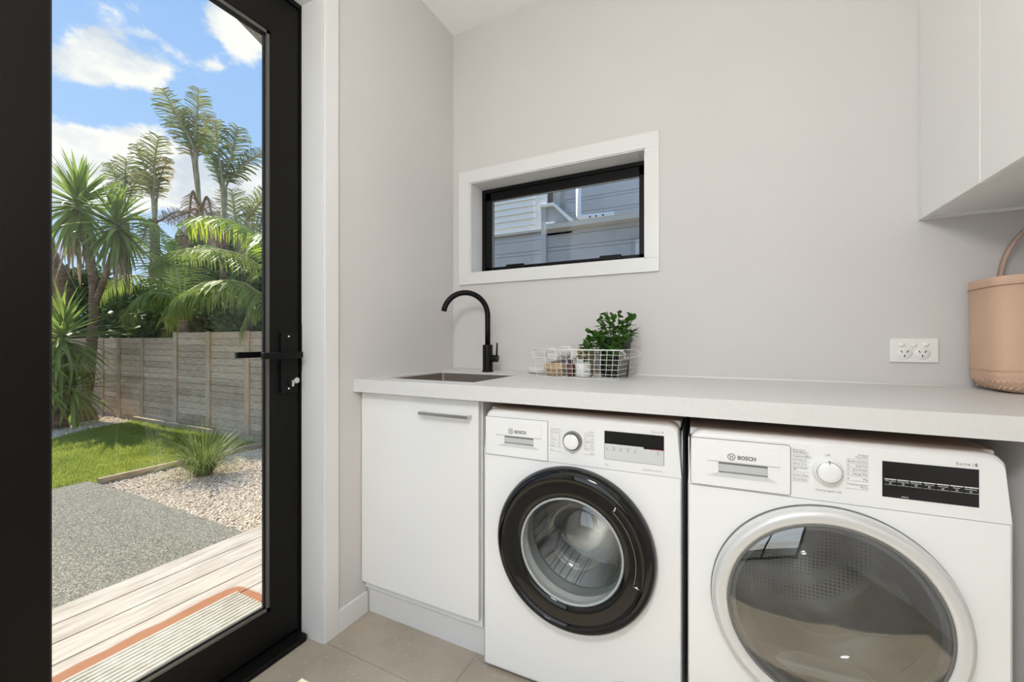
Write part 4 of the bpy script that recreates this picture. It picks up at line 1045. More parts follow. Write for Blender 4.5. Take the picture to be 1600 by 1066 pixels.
# =================================================================== outside: deck, paths, lawn
GZ = -0.20
dk = empty('deck', (-0.7, -1.0, -0.06), kind='structure', label='weathered pale timber deck outside the glazed door')
od = Vector((0, 0, 0))
dk.location = od
edge = -1.163; bw = 0.1415
i = 0
while edge + i * bw < -0.205:
    x0 = edge + i * bw
    o = MB().box(x0 + .003, min(x0 + bw - .003, -.206), -4.2, 1.2, -0.045, -0.020).build('plank', 'deck_wood', dk, bevel=.0015, seg=1)
    i += 1
MB().box(edge + .01, -.21, -4.2, 1.2, GZ - .1, -.047).build('joist_frame', 'deck_end', dk)
# doormat
dm_ = empty('doormat', (-0.42, -1.12, -0.02), label='grey ribbed doormat lying on the deck at the threshold', cat='doormat')
odm = dm_.location
MB().box(-.602, -.225, -1.52, -.736, -.0198, -.015).build('backing', 'mat_base', dm_, org=odm, bevel=.002)
nr = 19
for k in range(nr):
    x = -.596 + k * (.596 - .231) / (nr - 1)
    MB().tube([(x, -1.516, -.0135), (x, -.740, -.0135)], .0072, 8).build('rib', 'mat_rib', dm_, org=odm)
tag(MB().box(-40, 40, -30, 40, GZ - .5, GZ - .06).build('ground', 'ground_far'), kind='structure')
tag(MB().box(-3.70, -1.150, -5.0, -0.140, GZ - .058, GZ).box(-3.83, -3.70, -5.0, -.16, GZ - .058, GZ).build('path', 'aggregate', fix=False), 'exposed aggregate concrete path between the deck and the lawn', kind='structure')
lawn = MB()
LP = [(-3.835, -5.0), (-3.835, -.16), (-3.71, -.16), (-3.70, 1.40), (-7.05, 1.40), (-6.85, .80), (-6.40, .24), (-6.2, -.6), (-6.3, -2), (-6.8, -5.0)]
lawn.prism(LP, 'z', GZ - .055, GZ - .012)
tag(lawn.build('lawn', 'lawn_soil'), kind='structure')
gb = MB().box(-3.60, -1.152, -.138, 1.46, GZ - .058, GZ - .020).box(-1.152, 3.0, .215, 1.46, GZ - .058, GZ - .02)
tag(gb.build('gravel_bed', 'gravel_bed', fix=False), kind='structure')
tag(MB().prism([(-7.06, 1.45), (-6.86, .80), (-6.41, .24), (-6.21, -.6), (-6.31, -2), (-6.81, -5), (-12, -5), (-12, 1.45)], 'z', GZ - .055, GZ - .03).build('gravel_bed', 'gravel_bed'), kind='structure')
ed = MB().box(-3.695, -3.645, -.15, 1.402, GZ - .05, GZ + .045).build('garden_edging', 'edging_wood', bevel=.004, org=(-3.67, .64, GZ)); ed.location = (-3.67, .64, GZ)
tag(ed, 'weathered timber edging board between lawn and white gravel', 'edging')
ed = MB().box(-7.1, -1.0, 1.405, 1.45, GZ - .05, GZ + .06).build('garden_edging', 'edging_wood', bevel=.004, org=(-5, 1.42, GZ)); ed.location = (-5, 1.42, GZ)
tag(ed, 'low timber edging board along the foot of the fence', 'edging')

def inside(poly, x, y):
    c = False; j = len(poly) - 1
    for i in range(len(poly)):
        (xi, yi), (xj, yj) = poly[i], poly[j]
        if (yi > y) != (yj > y) and x < (xj - xi) * (y - yi) / (yj - yi) + xi: c = not c
        j = i
    return c
def raw_mesh(name, V, Fc, m, parent=None, smooth=False):
    V = np.asarray(V, dtype=np.float32).reshape(-1, 3); Fc = np.asarray(Fc, dtype=np.int32); k = Fc.shape[1]
    me = bpy.data.meshes.new(name)
    me.vertices.add(len(V)); me.vertices.foreach_set('co', V.ravel())
    me.loops.add(Fc.size); me.loops.foreach_set('vertex_index', Fc.ravel())
    me.polygons.add(len(Fc)); me.polygons.foreach_set('loop_start', np.arange(0, Fc.size, k, dtype=np.int32))
    me.polygons.foreach_set('use_smooth', [smooth] * len(Fc))
    me.update(calc_edges=True); me.validate()
    me.materials.append(MATS[m]); o = bpy.data.objects.new(name, me); COL.objects.link(o)
    if parent: o.parent = parent
    return o
# gravel pebbles
def pebbles(name, n, sampler, r0, r1, label):
    P_ = sampler(n); n = len(P_)
    base = np.array([(1, 0, 0), (-1, 0, 0), (0, 1, 0), (0, -1, 0), (0, 0, 1), (0, 0, -1)], dtype=np.float32)
    tri = np.array([(0, 2, 4), (2, 1, 4), (1, 3, 4), (3, 0, 4), (2, 0, 5), (1, 2, 5), (3, 1, 5), (0, 3, 5)])
    r = rng.uniform(r0, r1, (n, 1, 1)); sc = np.stack([rng.uniform(.8, 1.3, n), rng.uniform(.6, 1.1, n), rng.uniform(.45, .8, n)], 1)[:, None, :]
    V = base[None] * sc * r
    a = rng.uniform(0, 6.283, n); ca, sa = np.cos(a)[:, None], np.sin(a)[:, None]
    tl = rng.uniform(-.7, .7, n); ct, st = np.cos(tl)[:, None], np.sin(tl)[:, None]
    x, y, z = V[..., 0], V[..., 1], V[..., 2]
    y, z = y * ct - z * st, y * st + z * ct
    x, y = x * ca - y * sa, x * sa + y * ca
    V = np.stack([x, y, z], -1) + P_[:, None, :]
    Fc = (tri[None] + (np.arange(n) * 6)[:, None, None]).reshape(-1, 3)
    return tag(raw_mesh(name, V, Fc, 'pebble'), label, 'gravel', kind='stuff')
def samp_near(n): return np.stack([rng.uniform(-3.62, -1.16, n), rng.uniform(-.135, 1.40, n), GZ - .016 + rng.uniform(0, .012, n)], 1)
pebbles('gravel', 22000, samp_near, .007, .015, 'loose cream-white gravel between the path and the fence')
FARP = [(-7.06, 1.45), (-6.86, .80), (-6.41, .24), (-6.21, -.6), (-9.2, -.6), (-9.2, 1.45)]
def samp_far(n):
    x = rng.uniform(-9.2, -6.2, n); y = rng.uniform(-.6, 1.45, n)
    k = [inside(FARP, a, b) for a, b in zip(x, y)]
    return np.stack([x, y, GZ - .03 + rng.uniform(0, .015, n)], 1)[np.array(k)]
pebbles('gravel', 14000, samp_far, .009, .018, 'white gravel around the foot of the yucca trunks')
# grass
n = 60000
x = rng.uniform(-7.05, -3.7, n); y = rng.uniform(-1.6, 1.40, n)
k = np.array([inside(LP, a, b) for a, b in zip(x, y)]); x, y = x[k], y[k]; n = len(x)
a = rng.uniform(0, 6.283, n); h = rng.uniform(.018, .045, n); w_ = rng.uniform(.0025, .005, n); ln = rng.uniform(-.02, .02, (n, 2))
p0 = np.stack([x - np.cos(a) * w_, y - np.sin(a) * w_, np.full(n, GZ - .013)], 1); p1 = np.stack([x + np.cos(a) * w_, y + np.sin(a) * w_, np.full(n, GZ - .013)], 1)
p2 = np.stack([x + ln[:, 0], y + ln[:, 1], GZ - .012 + h], 1)
V = np.stack([p0, p1, p2], 1).reshape(-1, 3)
tag(raw_mesh('grass', V, np.arange(n * 3).reshape(-1, 3), 'grass_blade'), 'short green lawn grass, sunlit in patches', 'grass', kind='stuff')

# ---- paling fence: every board and post its own part
fy = 1.50
fn = empty('fence', (-6.0, fy, GZ), label='weathered grey-brown timber fence of horizontal boards behind the lawn', cat='fence')
of = fn.location
posts = [-10.9, -9.9, -9.1, -8.4, -7.80, -7.015, -6.008, -5.145, -4.257, -3.35, -2.45, -1.55]
shared = {}
for i in range(len(posts) - 1):
    x0, x1 = posts[i], posts[i + 1]
    top = 1.106 if x1 <= -6.0 else 1.182
    zb_ = -0.26 if x1 <= -6.0 else -0.19
    nb = 15; ph = (top - zb_) / nb
    for k in range(nb):
        z0 = zb_ + k * ph
        MB().box(x0 + .002, x1 - .002, fy + rng.uniform(-.002, .003), fy + .022, z0 + .0035, z0 + ph - .0008).build('board', 'fence_wood', fn, org=of, bevel=.002, seg=1)
for i, xp in enumerate(posts):
    top = 1.11 if xp < -6.1 else 1.19
    MB().box(xp - .045, xp + .045, fy - .022, fy - .002, -.27, top).build('post', 'fence_post', fn, org=of, bevel=.003, seg=1)
# ---- raked eave above the door
ev = empty('eave', (-0.45, -0.8, 2.5), label='rough grey raked soffit of the roof edge above the glazed door', cat='eave')
def zr(y): return 2.557 - .392 * (y + .7278)
m = MB()
y0, y1 = -2.2, 0.6
m.add([(-.205, y0, zr(y0)), (-.700, y0, zr(y0)), (-.700, y1, zr(y1)), (-.205, y1, zr(y1)), (-.205, y0, zr(y0) + .04), (-.700, y0, zr(y0) + .04), (-.700, y1, zr(y1) + .04), (-.205, y1, zr(y1) + .04)],
      [(0, 1, 2, 3), (4, 5, 6, 7), (0, 1, 5, 4), (1, 2, 6, 5), (2, 3, 7, 6), (3, 0, 4, 7)])
m.build('soffit_board', 'soffit', ev, org=ev.location)
m = MB()
m.add([(-.700, y0, zr(y0)), (-.735, y0, zr(y0)), (-.735, y1, zr(y1)), (-.700, y1, zr(y1)), (-.700, y0, zr(y0) + .15), (-.735, y0, zr(y0) + .15), (-.735, y1, zr(y1) + .15), (-.700, y1, zr(y1) + .15)],
      [(0, 1, 2, 3), (4, 5, 6, 7), (0, 1, 5, 4), (1, 2, 6, 5), (2, 3, 7, 6), (3, 0, 4, 7)])
m.build('barge_board', 'fascia', ev, org=ev.location)

# =================================================================== neighbouring house beyond the small window
NY = 2.60
nh = empty('neighbour_house', (0, NY, GZ), label='grey weatherboard house with white gable boards seen through the small window', cat='house')
on = nh.location
MB().box(-4.5, 4.0, NY + .03, NY + .15, GZ, 2.30).build('lower_wall', 'house_grey', nh, org=on)
MB().box(-.80, 4.0, NY + 1.0, NY + 1.1, 2.2, 3.25).build('upper_wall', 'house_grey', nh, org=on)
MB().box(-4.5, -.62, NY + .06, NY + .16, 2.30, 3.25).build('gable_wall', 'house_white', nh, org=on)
def wboard(x0, x1, y, z0, mt='house_grey', pitch=.166, name='weatherboard'):
    # rusticated board: broad face, then a recessed band at the top
    m = MB().prism([(y, z0 + .001), (y + .03, z0 + .001), (y + .03, z0 + pitch), (y + .014, z0 + pitch), (y + .014, z0 + pitch - .005), (y, z0 + pitch - .005), (y, z0 + pitch - .040), (y + .014, z0 + pitch - .040), (y + .014, z0 + pitch - .045), (y, z0 + pitch - .045)], 'x', x0, x1)
    return m.build(name, mt, nh, org=on)
for k in range(15): wboard(-.52, 3.6, NY, 2.155 - .166 - .166 * (k - 1) - .0415, 'house_grey')
for k in range(14): wboard(-4.2, -.582, NY, 2.262 - .166 * k - .166, 'house_grey')
for k in range(5):
    q = 2.30 + .20 * k
    wboard(-.65, 3.6, NY + .97, 2.40 + .190 * k, 'house_grey', .190)
for k in range(12):
    z0 = 2.335 + .074 * k
    MB().prism([(NY + .012, z0), (NY + .06, z0), (NY + .06, z0 + .072), (NY + .034, z0 + .072)], 'x', -4.2, -.668).build('weatherboard', 'house_white', nh, org=on)
MB().box(-.52, 3.6, NY + .001, NY + .03, 2.262, 2.302).build('frieze_board', 'house_grey', nh, org=on)
MB().box(-4.3, -.60, NY - .012, NY + .03, 2.308, 2.335).build('sill_board', 'house_beige', nh, org=on)
MB().box(-.668, -.535, NY + .0, NY + .05, 2.335, 3.25).build('corner_board', 'house_white', nh, org=on)
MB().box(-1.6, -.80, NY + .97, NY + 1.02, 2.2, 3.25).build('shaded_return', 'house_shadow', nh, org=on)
MB().box(-.806, -.715, NY + .93, NY + .99, 2.2, 3.25).build('corner_board', 'house_beige', nh, org=on)
MB().box(-.582, -.522, NY - .03, NY + .02, GZ, 2.58).build('corner_post', 'house_grey', nh, org=on)
m = MB().prism([(-.522, 2.25), (-.22, 2.25), (-.22, 2.36), (-.43, 2.565), (-.522, 2.565)], 'y', NY + .0, NY + .03)
m.build('parapet', 'house_grey', nh, org=on)
m = MB().prism([(-.598, 2.568), (-.43, 2.568), (-.225, 2.355), (-.205, 2.385), (-.425, 2.602), (-.598, 2.602)], 'y', NY - .05, NY + .10)
m.build('parapet_cap', 'pvc_white', nh, org=on, bevel=.003)
m = MB().prism([(NY - .105, 2.350), (NY - .10, 2.345), (NY - .095, 2.298), (NY - .0, 2.290), (NY + .0, 2.296), (NY - .088, 2.304), (NY - .092, 2.350)], 'x', -.50, 3.6)
m.build('gutter', 'gutter_cream', nh, org=on)
MB().prism([(NY - .100, 2.296), (NY - .003, 2.292), (NY - .003, 2.362), (NY - .1, 2.35)], 'x', -.505, -.498).build('gutter_end', 'pvc_white', nh, org=on)
MB().box(-.50, -.40, NY - .09, NY - .01, 2.350, 2.378).build('outlet_box', 'pvc_white', nh, org=on, bevel=.004)
rp = MB(); rp.add([(-.48, NY - .02, 2.335), (3.6, NY - .02, 2.335), (3.6, NY + 1.0, 2.40), (-.48, NY + 1.0, 2.40), (-.48, NY - .02, 2.315), (3.6, NY - .02, 2.315), (3.6, NY + 1.0, 2.38), (-.48, NY + 1.0, 2.38)],
                  [(0, 1, 2, 3), (7, 6, 5, 4), (0, 4, 5, 1), (1, 5, 6, 2), (2, 6, 7, 3), (3, 7, 4, 0)])
rp.build('lean_to_roof', 'roof_iron', nh, org=on)
pts = [(-.245, NY + .30, 3.2), (-.245, NY + .30, 2.54), (-.240, NY + .30, 2.515), (-.222, NY + .30, 2.500), (-.195, NY + .30, 2.495), (.165, NY + .30, 2.487)]
MB().tube(pts, .031, 16).build('downpipe', 'pvc_white', nh, org=on)
for xx in (-.10, -.03, .05):
    MB().disc((xx, NY + .268, 2.482), .012, 'y', 14).build('pipe_hole', 'slot_dark', nh, org=on)

# =================================================================== planting
def bez(pts, t):
    """Catmull-Rom through the control points"""
    n = len(pts) - 1; f = min(t * n, n - 1e-6); i = int(f); u = f - i
    p1, p2 = pts[i], pts[i + 1]; p0 = pts[i - 1] if i > 0 else p1 * 2 - p2; p3 = pts[i + 2] if i + 2 <= n else p2 * 2 - p1
    return .5 * ((2 * p1) + (p2 - p0) * u + (2 * p0 - 5 * p1 + 4 * p2 - p3) * u * u + (3 * p1 - p0 - 3 * p2 + p3) * u ** 3)
def ribbon(V, Fq, pts, w0, side, prof=(1, 1, .75, .02)):
    """a narrow leaf: quads along pts, width along side"""
    o = len(V); n = len(pts)
    for i, q in enumerate(pts):
        k = w0 * prof[min(i, len(prof) - 1)]
        V.append(q - side * k); V.append(q + side * k)
    for i in range(n - 1): Fq.append((o + 2 * i, o + 2 * i + 1, o + 2 * i + 3, o + 2 * i + 2))
def strip_mesh(name, V, Fq, m, parent, org, kind=None):
    V = [(v[0] - org[0], v[1] - org[1], v[2] - org[2]) for v in V]
    o = raw_mesh(name, V, Fq, m, parent)
    if kind: o['kind'] = kind
    return o
DOWN = Vector((0, 0, -1))
def frond(parent, ctrl, length, droop, m, n=46, width=.013, name='frond', seed=0, start=.12, fwd=.55):
    rd = random.Random(seed); org = parent.location; V, Fq = [], []
    fr_ = MB().tube([bez(ctrl, k / 14) for k in range(15)], [.016 * (1 - .75 * k / 14) for k in range(15)], 6).build(name, 'palm_rachis', parent, org=org)
    for i in range(n):
        t = start + (1 - start) * i / (n - 1)
        p = bez(ctrl, t); tg = (bez(ctrl, min(t + .02, 1)) - bez(ctrl, max(t - .02, 0))).normalized()
        sd = tg.cross(Vector((0, 0, 1)));  sd = sd.normalized() if sd.length > .05 else Vector((0, 1, 0))
        for s_ in (-1, 1):
            L_ = length * (.45 + .55 * math.sin(math.pi * min(1, .12 + .88 * t) ** .8)) * rd.uniform(.85, 1.1)
            d0 = (sd * s_ + tg * (fwd + rd.uniform(-.1, .1)) + DOWN * rd.uniform(-.15, .15)).normalized()
            pts = [p]
            dcur = d0
            for k in range(4):
                dcur = (dcur + DOWN * droop * (.25 + .3 * k) * rd.uniform(.8, 1.2)).normalized(); pts.append(pts[-1] + dcur * L_ / 4)
            wd = tg.cross(d0).cross(d0).normalized()
            ribbon(V, Fq, pts, width * rd.uniform(.8, 1.1), wd, (.5, 1, .9, .6, .05))
    lf = strip_mesh('leaflets', V, Fq, m, fr_, org, 'stuff')
    return fr_
def torn_leaf(parent, p0, p1, p2, width, m, seed=0, twist=0.0, name='leaf', bend=.12, n=38, stem='strelitzia_stem', gap=.22):
    """bird-of-paradise leaf: stalk p0-p1, torn paddle blade p1-p2"""
    rd = random.Random(seed); org = parent.location; V, Fq = [], []
    d = p2 - p1; L_ = d.length; dn = d.normalized()
    view = (p1 - CAM).normalized(); sd = dn.cross(view).normalized()
    sd = (Matrix.Rotation(twist, 3, dn) @ sd).normalized(); nm = sd.cross(dn).normalized()
    ctrl = [p0, p0.lerp(p1, .5) + Vector((0, 0, .05)), p1, p1.lerp(p2, .55) + nm * bend * L_ * .5 + Vector((0, 0, .04 * L_)), p2]
    st_ = MB().tube([bez(ctrl, k / 16) for k in range(17)], [.038 * (1 - .85 * k / 16) for k in range(17)], 6).build(name, stem, parent, org=org)
    for s_ in (-1, 1):
        for i in range(n):
            if rd.random() < .05: continue
            t0, t1 = i / n, (i + 1 - gap * rd.random()) / n
            prof = lambda t: (math.sin(math.pi * (t * .90 + .05)) ** .4) * (1 - .25 * t)
            a0, a1 = bez(ctrl, .5 + .5 * t0), bez(ctrl, .5 + .5 * t1)
            w_ = width * prof((t0 + t1) / 2) * rd.uniform(.82, 1.06)
            out = (sd * s_ + dn * rd.uniform(.45, 1.0) + DOWN * rd.uniform(0, .2) + nm * rd.uniform(-.1, .25)).normalized()
            mid = out * w_ * .55; tip = out * w_ + DOWN * w_ * rd.uniform(.05, .3)
            o = len(V)
            k2 = rd.uniform(.6, 1.0)
            V += [a0, a1, a0 + mid, a0.lerp(a1, k2) + mid, a0 + tip, a0.lerp(a1, k2 * .7) + tip]
            Fq += [(o, o + 1, o + 3, o + 2), (o + 2, o + 3, o + 5, o + 4)]
    strip_mesh('blade', V, Fq, m, st_, org)
    return st_
def wob_trunk(parent, pts, r0, r1, m='bark', name='trunk', n=14, flare=1.0):
    q = [bez(pts, k / 20) for k in range(21)]; rs = [(r0 + (r1 - r0) * k / 20) * (1 + .08 * math.sin(k * 2.7)) for k in range(21)]
    rs[0] *= flare; rs[1] *= 1 + (flare - 1) * .6; rs[2] *= 1 + (flare - 1) * .25
    return MB().tube(q, rs, n).build(name, m, parent, org=parent.location)

# ---- yuccas
def sword(parent, name, L_, w, curve, m):
    V, Fq = [], []; pts = []
    for k in range(6):
        t = k / 5; pts.append(Vector((L_ * t, 0, L_ * (.04 - curve * t * t))))
    o = 0
    for i, q in enumerate(pts):
        k = w * (.45, .9, 1.0, .85, .5, .03)[i]
        V += [q + Vector((0, -k, .25 * k)), q, q + Vector((0, k, .25 * k))]
    for i in range(5):
        for j in range(2): Fq.append((3 * i + j, 3 * i + j + 1, 3 * i + j + 4, 3 * i + j + 3))
    return raw_mesh(name, V, Fq, m, parent, True)
def yucca(base, heads, label, trunks, seed):
    t = empty('yucca', base, 0, label, 'yucca', 'yuccas by the fence'); rd = random.Random(seed); org = t.location
    for tr in trunks: wob_trunk(t, [Vector(q) for q in tr[0]], tr[1], tr[2], flare=tr[3])
    src = [sword(t, 'leaf', 1.0, .040, .10, 'yucca_leaf'), sword(t, 'leaf', 1.0, .042, .34, 'yucca_leaf')]
    used = [False, False]
    dead = sword(t, 'dead_leaf', 1.0, .024, .10, 'dead_leaf'); dused = False
    for (c, L_, nl, lo, nd) in heads:
        c = Vector(c) - org
        for k in range(nl):
            f = k / (nl - 1); el = R(85 - (85 - lo) * f ** .9) + rd.uniform(-.1, .1); az = k * 2.39996 + rd.uniform(-.2, .2)
            v = 1 if f > .45 else 0
            if not used[v]: o = src[v]; used[v] = True
            else: o = clone(src[v], 'leaf', t)
            o.location = c + Vector((0, 0, -.35 * L_ * f)); s_ = L_ * rd.uniform(.8, 1.1)
            o.scale = (s_, s_, s_); o.rotation_euler = (Matrix.Rotation(az, 3, 'Z') @ Matrix.Rotation(-el, 3, 'Y') @ Matrix.Rotation(rd.uniform(-.4, .4), 3, 'X')).to_euler()
        for k in range(nd):
            if not dused: o = dead; dused = True
            else: o = clone(dead, 'dead_leaf', t)
            az = rd.uniform(0, 6.28); s_ = L_ * rd.uniform(.6, 1.0)
            o.location = c + Vector((math.cos(az) * .08, math.sin(az) * .08, -.38 * L_ - rd.uniform(0, .45))); o.scale = (s_, s_, s_)
            o.rotation_euler = (Matrix.Rotation(az, 3, 'Z') @ Matrix.Rotation(R(rd.uniform(68, 86)), 3, 'Y') @ Matrix.Rotation(rd.uniform(-.5, .5), 3, 'X')).to_euler()
    if not dused: bpy.data.objects.remove(dead)
    for i in (0, 1):
        if not used[i]: bpy.data.objects.remove(src[i])
    return t
yb = at(125, 655, z=GZ)
h1, h2 = at(122, 312, d=6.75), at(183, 345, d=6.6)
fork = at(147, 470, d=6.75)
yucca(yb, [(h1, .76, 160, -70, 44), (h2, .66, 138, -70, 40)], 'tall two-headed yucca with a thick flared trunk beside the fence corner',
      [([yb, at(138, 600, d=6.72), fork, at(140, 400, d=6.75), h1 + DOWN * .35], .075, .05, 3.2), ([fork + DOWN * .1, at(165, 430, d=6.68), h2 + DOWN * .3], .045, .04, 1.0)], 3)
yb2 = at(88, 668, z=GZ)
yl1, yl2 = at(98, 520, d=6.15), at(62, 585, d=5.9)
yucca(yb2, [(yl1, .76, 130, -75, 6), (at(112, 600, d=6.2), .58, 85, -70, 0), (yl2, .6, 80, -60, 0)], 'low bushy yucca with dark sword leaves in front of the taller one',
      [([yb2, at(90, 620, d=6.2), yl1 + DOWN * .2], .09, .07, 1.6), ([yb2, at(105, 640, d=6.2), at(112, 600, d=6.2) + DOWN * .15], .06, .05, 1.0), ([yb2, at(72, 635, d=6.0), yl2 + DOWN * .15], .06, .05, 1.0)], 5)

# ---- bird-of-paradise trees beyond the fence
def strelitzia(base_u, base_d, label, leaves, trunk_top, seed, dry=()):
    q = at(base_u, 560, d=base_d); b = Vector((q.x, q.y, GZ))
    t = empty('bird_of_paradise_tree', b, 0, label, 'tree', 'bird-of-paradise trees beyond the fence')
    tt_ = at(trunk_top[0], trunk_top[1], d=base_d)
    wob_trunk(t, [b, b.lerp(tt_, .5) + Vector((.05, 0, 0)), tt_], .15, .08)
    for i, (p1, p2, w, m, tw) in enumerate(leaves):
        a1, a2 = at(*p1, d=base_d - .1 + .06 * i), at(*p2, d=base_d - .25 + .12 * i)
        torn_leaf(t, tt_, a1, a2, w, m, seed * 10 + i, tw)
    for i, (p1, p2, w) in enumerate(dry):
        torn_leaf(t, tt_, at(*p1, d=base_d - .2), at(*p2, d=base_d - .35), w, 'dead_leaf', seed * 10 + 70 + i, .3, name='dead_leaf', stem='dead_leaf', gap=.5)
    return t
G_, DRY_ = 'strelitzia_leaf', 'strelitzia_dry'
strelitzia(316, 9.2, 'tallest bird-of-paradise tree with two upright torn leaves against the sky',
           [((303, 232), (254, 138), .42, G_, .35), ((303, 236), (310, 138), .40, G_, -.2), ((300, 245), (282, 170), .45, DRY_, .1), ((308, 245), (326, 180), .40, DRY_, -.5)], (312, 330), 1,
           [((300, 300), (285, 400), .30), ((325, 310), (338, 405), .30), ((312, 330), (305, 430), .32), ((296, 330), (262, 345), .22), ((322, 330), (350, 420), .25)])
strelitzia(352, 8.6, 'bird-of-paradise tree with fan of leaves leaning towards the door frame',
           [((347, 282), (337, 188), .40, G_, .2), ((350, 285), (372, 198), .42, G_, -.3), ((356, 285), (416, 236), .32, G_, .4), ((345, 290), (330, 215), .30, 'palm_leaf_bright', .9)], (350, 350), 2,
           [((340, 345), (322, 400), .25), ((365, 350), (385, 410), .25)])
strelitzia(240, 8.9, 'shorter bird-of-paradise tree standing between the yuccas and the tallest one',
           [((240, 300), (248, 212), .42, G_, .3), ((237, 305), (212, 225), .34, G_, -.3), ((245, 310), (262, 250), .34, DRY_, .6), ((238, 310), (222, 268), .36, DRY_, .2)], (242, 352), 4,
           [((232, 345), (215, 395), .25), ((250, 345), (282, 330), .22)])
strelitzia(192, 9.6, 'smallest bird-of-paradise tree half hidden behind the yucca heads',
           [((195, 310), (198, 248), .42, G_, .2), ((190, 312), (170, 255), .34, G_, -.4), ((200, 315), (222, 270), .34, G_, .5)], (195, 345), 6)
strelitzia(405, 9.8, 'dark bird-of-paradise clump with arching leaves beside the door stile',
           [((385, 345), (440, 288), .42, G_, .3), ((388, 360), (445, 335), .38, G_, -.3), ((370, 350), (362, 296), .50, G_, .2), ((375, 370), (338, 330), .46, G_, .5), ((392, 380), (445, 385), .40, G_, .0), ((380, 380), (398, 310), .46, G_, -.2)], (385, 400), 7)

# ---- feather palm leaning over the fence
pc = at(452, 455, d=5.9)
pb = Vector((pc.x + .1, max(pc.y + .15, 1.85), GZ))
pm = empty('feather_palm', pb, 0, 'feather palm whose long arching fronds hang over the fence', 'palm')
wob_trunk(pm, [pb, pb.lerp(pc, .5), pc], .12, .08, name='trunk')
A_ = lambda *q: [at(u, v, d=d_) for (u, v, d_) in q]
frond(pm, [pc] + A_((415, 462, 5.75), (375, 440, 5.62), (325, 442, 5.55), (283, 465, 5.5), (256, 500, 5.48)), .62, .9, 'palm_leaf', 64, .017, seed=1)
frond(pm, [pc] + A_((420, 425, 6.0), (375, 398, 6.1), (320, 388, 6.15), (270, 395, 6.15), (232, 420, 6.1)), .52, .75, 'palm_leaf', 60, .015, seed=2)
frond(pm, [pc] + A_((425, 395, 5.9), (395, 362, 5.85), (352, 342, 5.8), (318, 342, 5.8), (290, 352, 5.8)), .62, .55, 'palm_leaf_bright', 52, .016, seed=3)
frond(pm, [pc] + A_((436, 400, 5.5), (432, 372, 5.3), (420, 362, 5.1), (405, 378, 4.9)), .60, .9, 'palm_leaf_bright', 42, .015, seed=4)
frond(pm, [pc] + A_((430, 480, 5.6), (405, 470, 5.5), (390, 485, 5.42), (375, 520, 5.38)), .4, .9, 'palm_leaf', 36, .014, seed=5)
# second palm, deeper in the garden
pc2 = at(286, 500, d=6.75); pb2 = Vector((pc2.x, max(pc2.y, 1.75), GZ))
pm2 = empty('feather_palm', pb2, 0, 'smaller feather palm with short fronds rising just behind the middle of the fence', 'palm')
wob_trunk(pm2, [pb2, pb2.lerp(pc2, .6), pc2], .10, .07)
frond(pm2, [pc2] + A_((270, 468, 6.5), (248, 457, 6.4), (218, 464, 6.3), (190, 500, 6.25)), .42, .75, 'palm_leaf', 48, .014, seed=6)
frond(pm2, [pc2] + A_((280, 440, 6.9), (262, 385, 7.0), (236, 348, 7.0), (205, 333, 7.0)), .62, .45, 'palm_leaf', 52, .015, seed=7)
frond(pm2, [pc2] + A_((262, 440, 7.0), (225, 395, 7.1), (190, 375, 7.1), (158, 372, 7.1)), .55, .5, 'palm_leaf', 50, .014, seed=8)
frond(pm2, [pc2] + A_((290, 440, 7.1), (300, 400, 7.2), (330, 385, 7.2), (360, 400, 7.2)), .5, .5, 'palm_leaf', 46, .014, seed=9)
frond(pm2, [pc2] + A_((270, 450, 7.1), (215, 430, 7.2), (180, 440, 7.2), (150, 470, 7.1)), .5, .6, 'palm_leaf', 46, .014, seed=10)

# ---- leafy shrubs filling the boundary
def shrub(c, rad, n, leaf, m, label, seed):
    r = np.random.default_rng(seed); b = Vector((c[0], c[1], GZ))
    t = empty('broadleaf_shrub', b, 0, label, 'shrub', 'shrubs behind the fence')
    v = r.normal(size=(n, 3)); v /= np.linalg.norm(v, axis=1)[:, None]; v *= (r.uniform(.35, 1, (n, 1)) ** .5)
    P_ = v * np.array(rad) + np.array([0, 0, c[2] - GZ])
    P_[:, 2] = np.maximum(P_[:, 2], .05)
    d = r.normal(size=(n, 3)); d[:, 2] -= .3; d /= np.linalg.norm(d, axis=1)[:, None]
    s_ = np.cross(d, r.normal(size=(n, 3))); s_ /= np.linalg.norm(s_, axis=1)[:, None]
    L_ = r.uniform(.6, 1.3, (n, 1)) * leaf
    V = np.stack([P_, P_ + d * L_ * .5 + s_ * L_ * .24, P_ + d * L_, P_ + d * L_ * .5 - s_ * L_ * .24], 1)
    tag(raw_mesh('foliage', V.reshape(-1, 3), np.arange(n * 4).reshape(-1, 4), m, t), kind='stuff')
    for k in range(4):
        a = k * 1.6; MB().tube([(0.05 * math.cos(a), .05 * math.sin(a), 0), (rad[0] * .3 * math.cos(a), rad[1] * .3 * math.sin(a), (c[2] - GZ) * .6), (rad[0] * .5 * math.cos(a), rad[1] * .5 * math.sin(a), (c[2] - GZ))], [.03, .02, .01], 6).build('stem', 'bark', t)
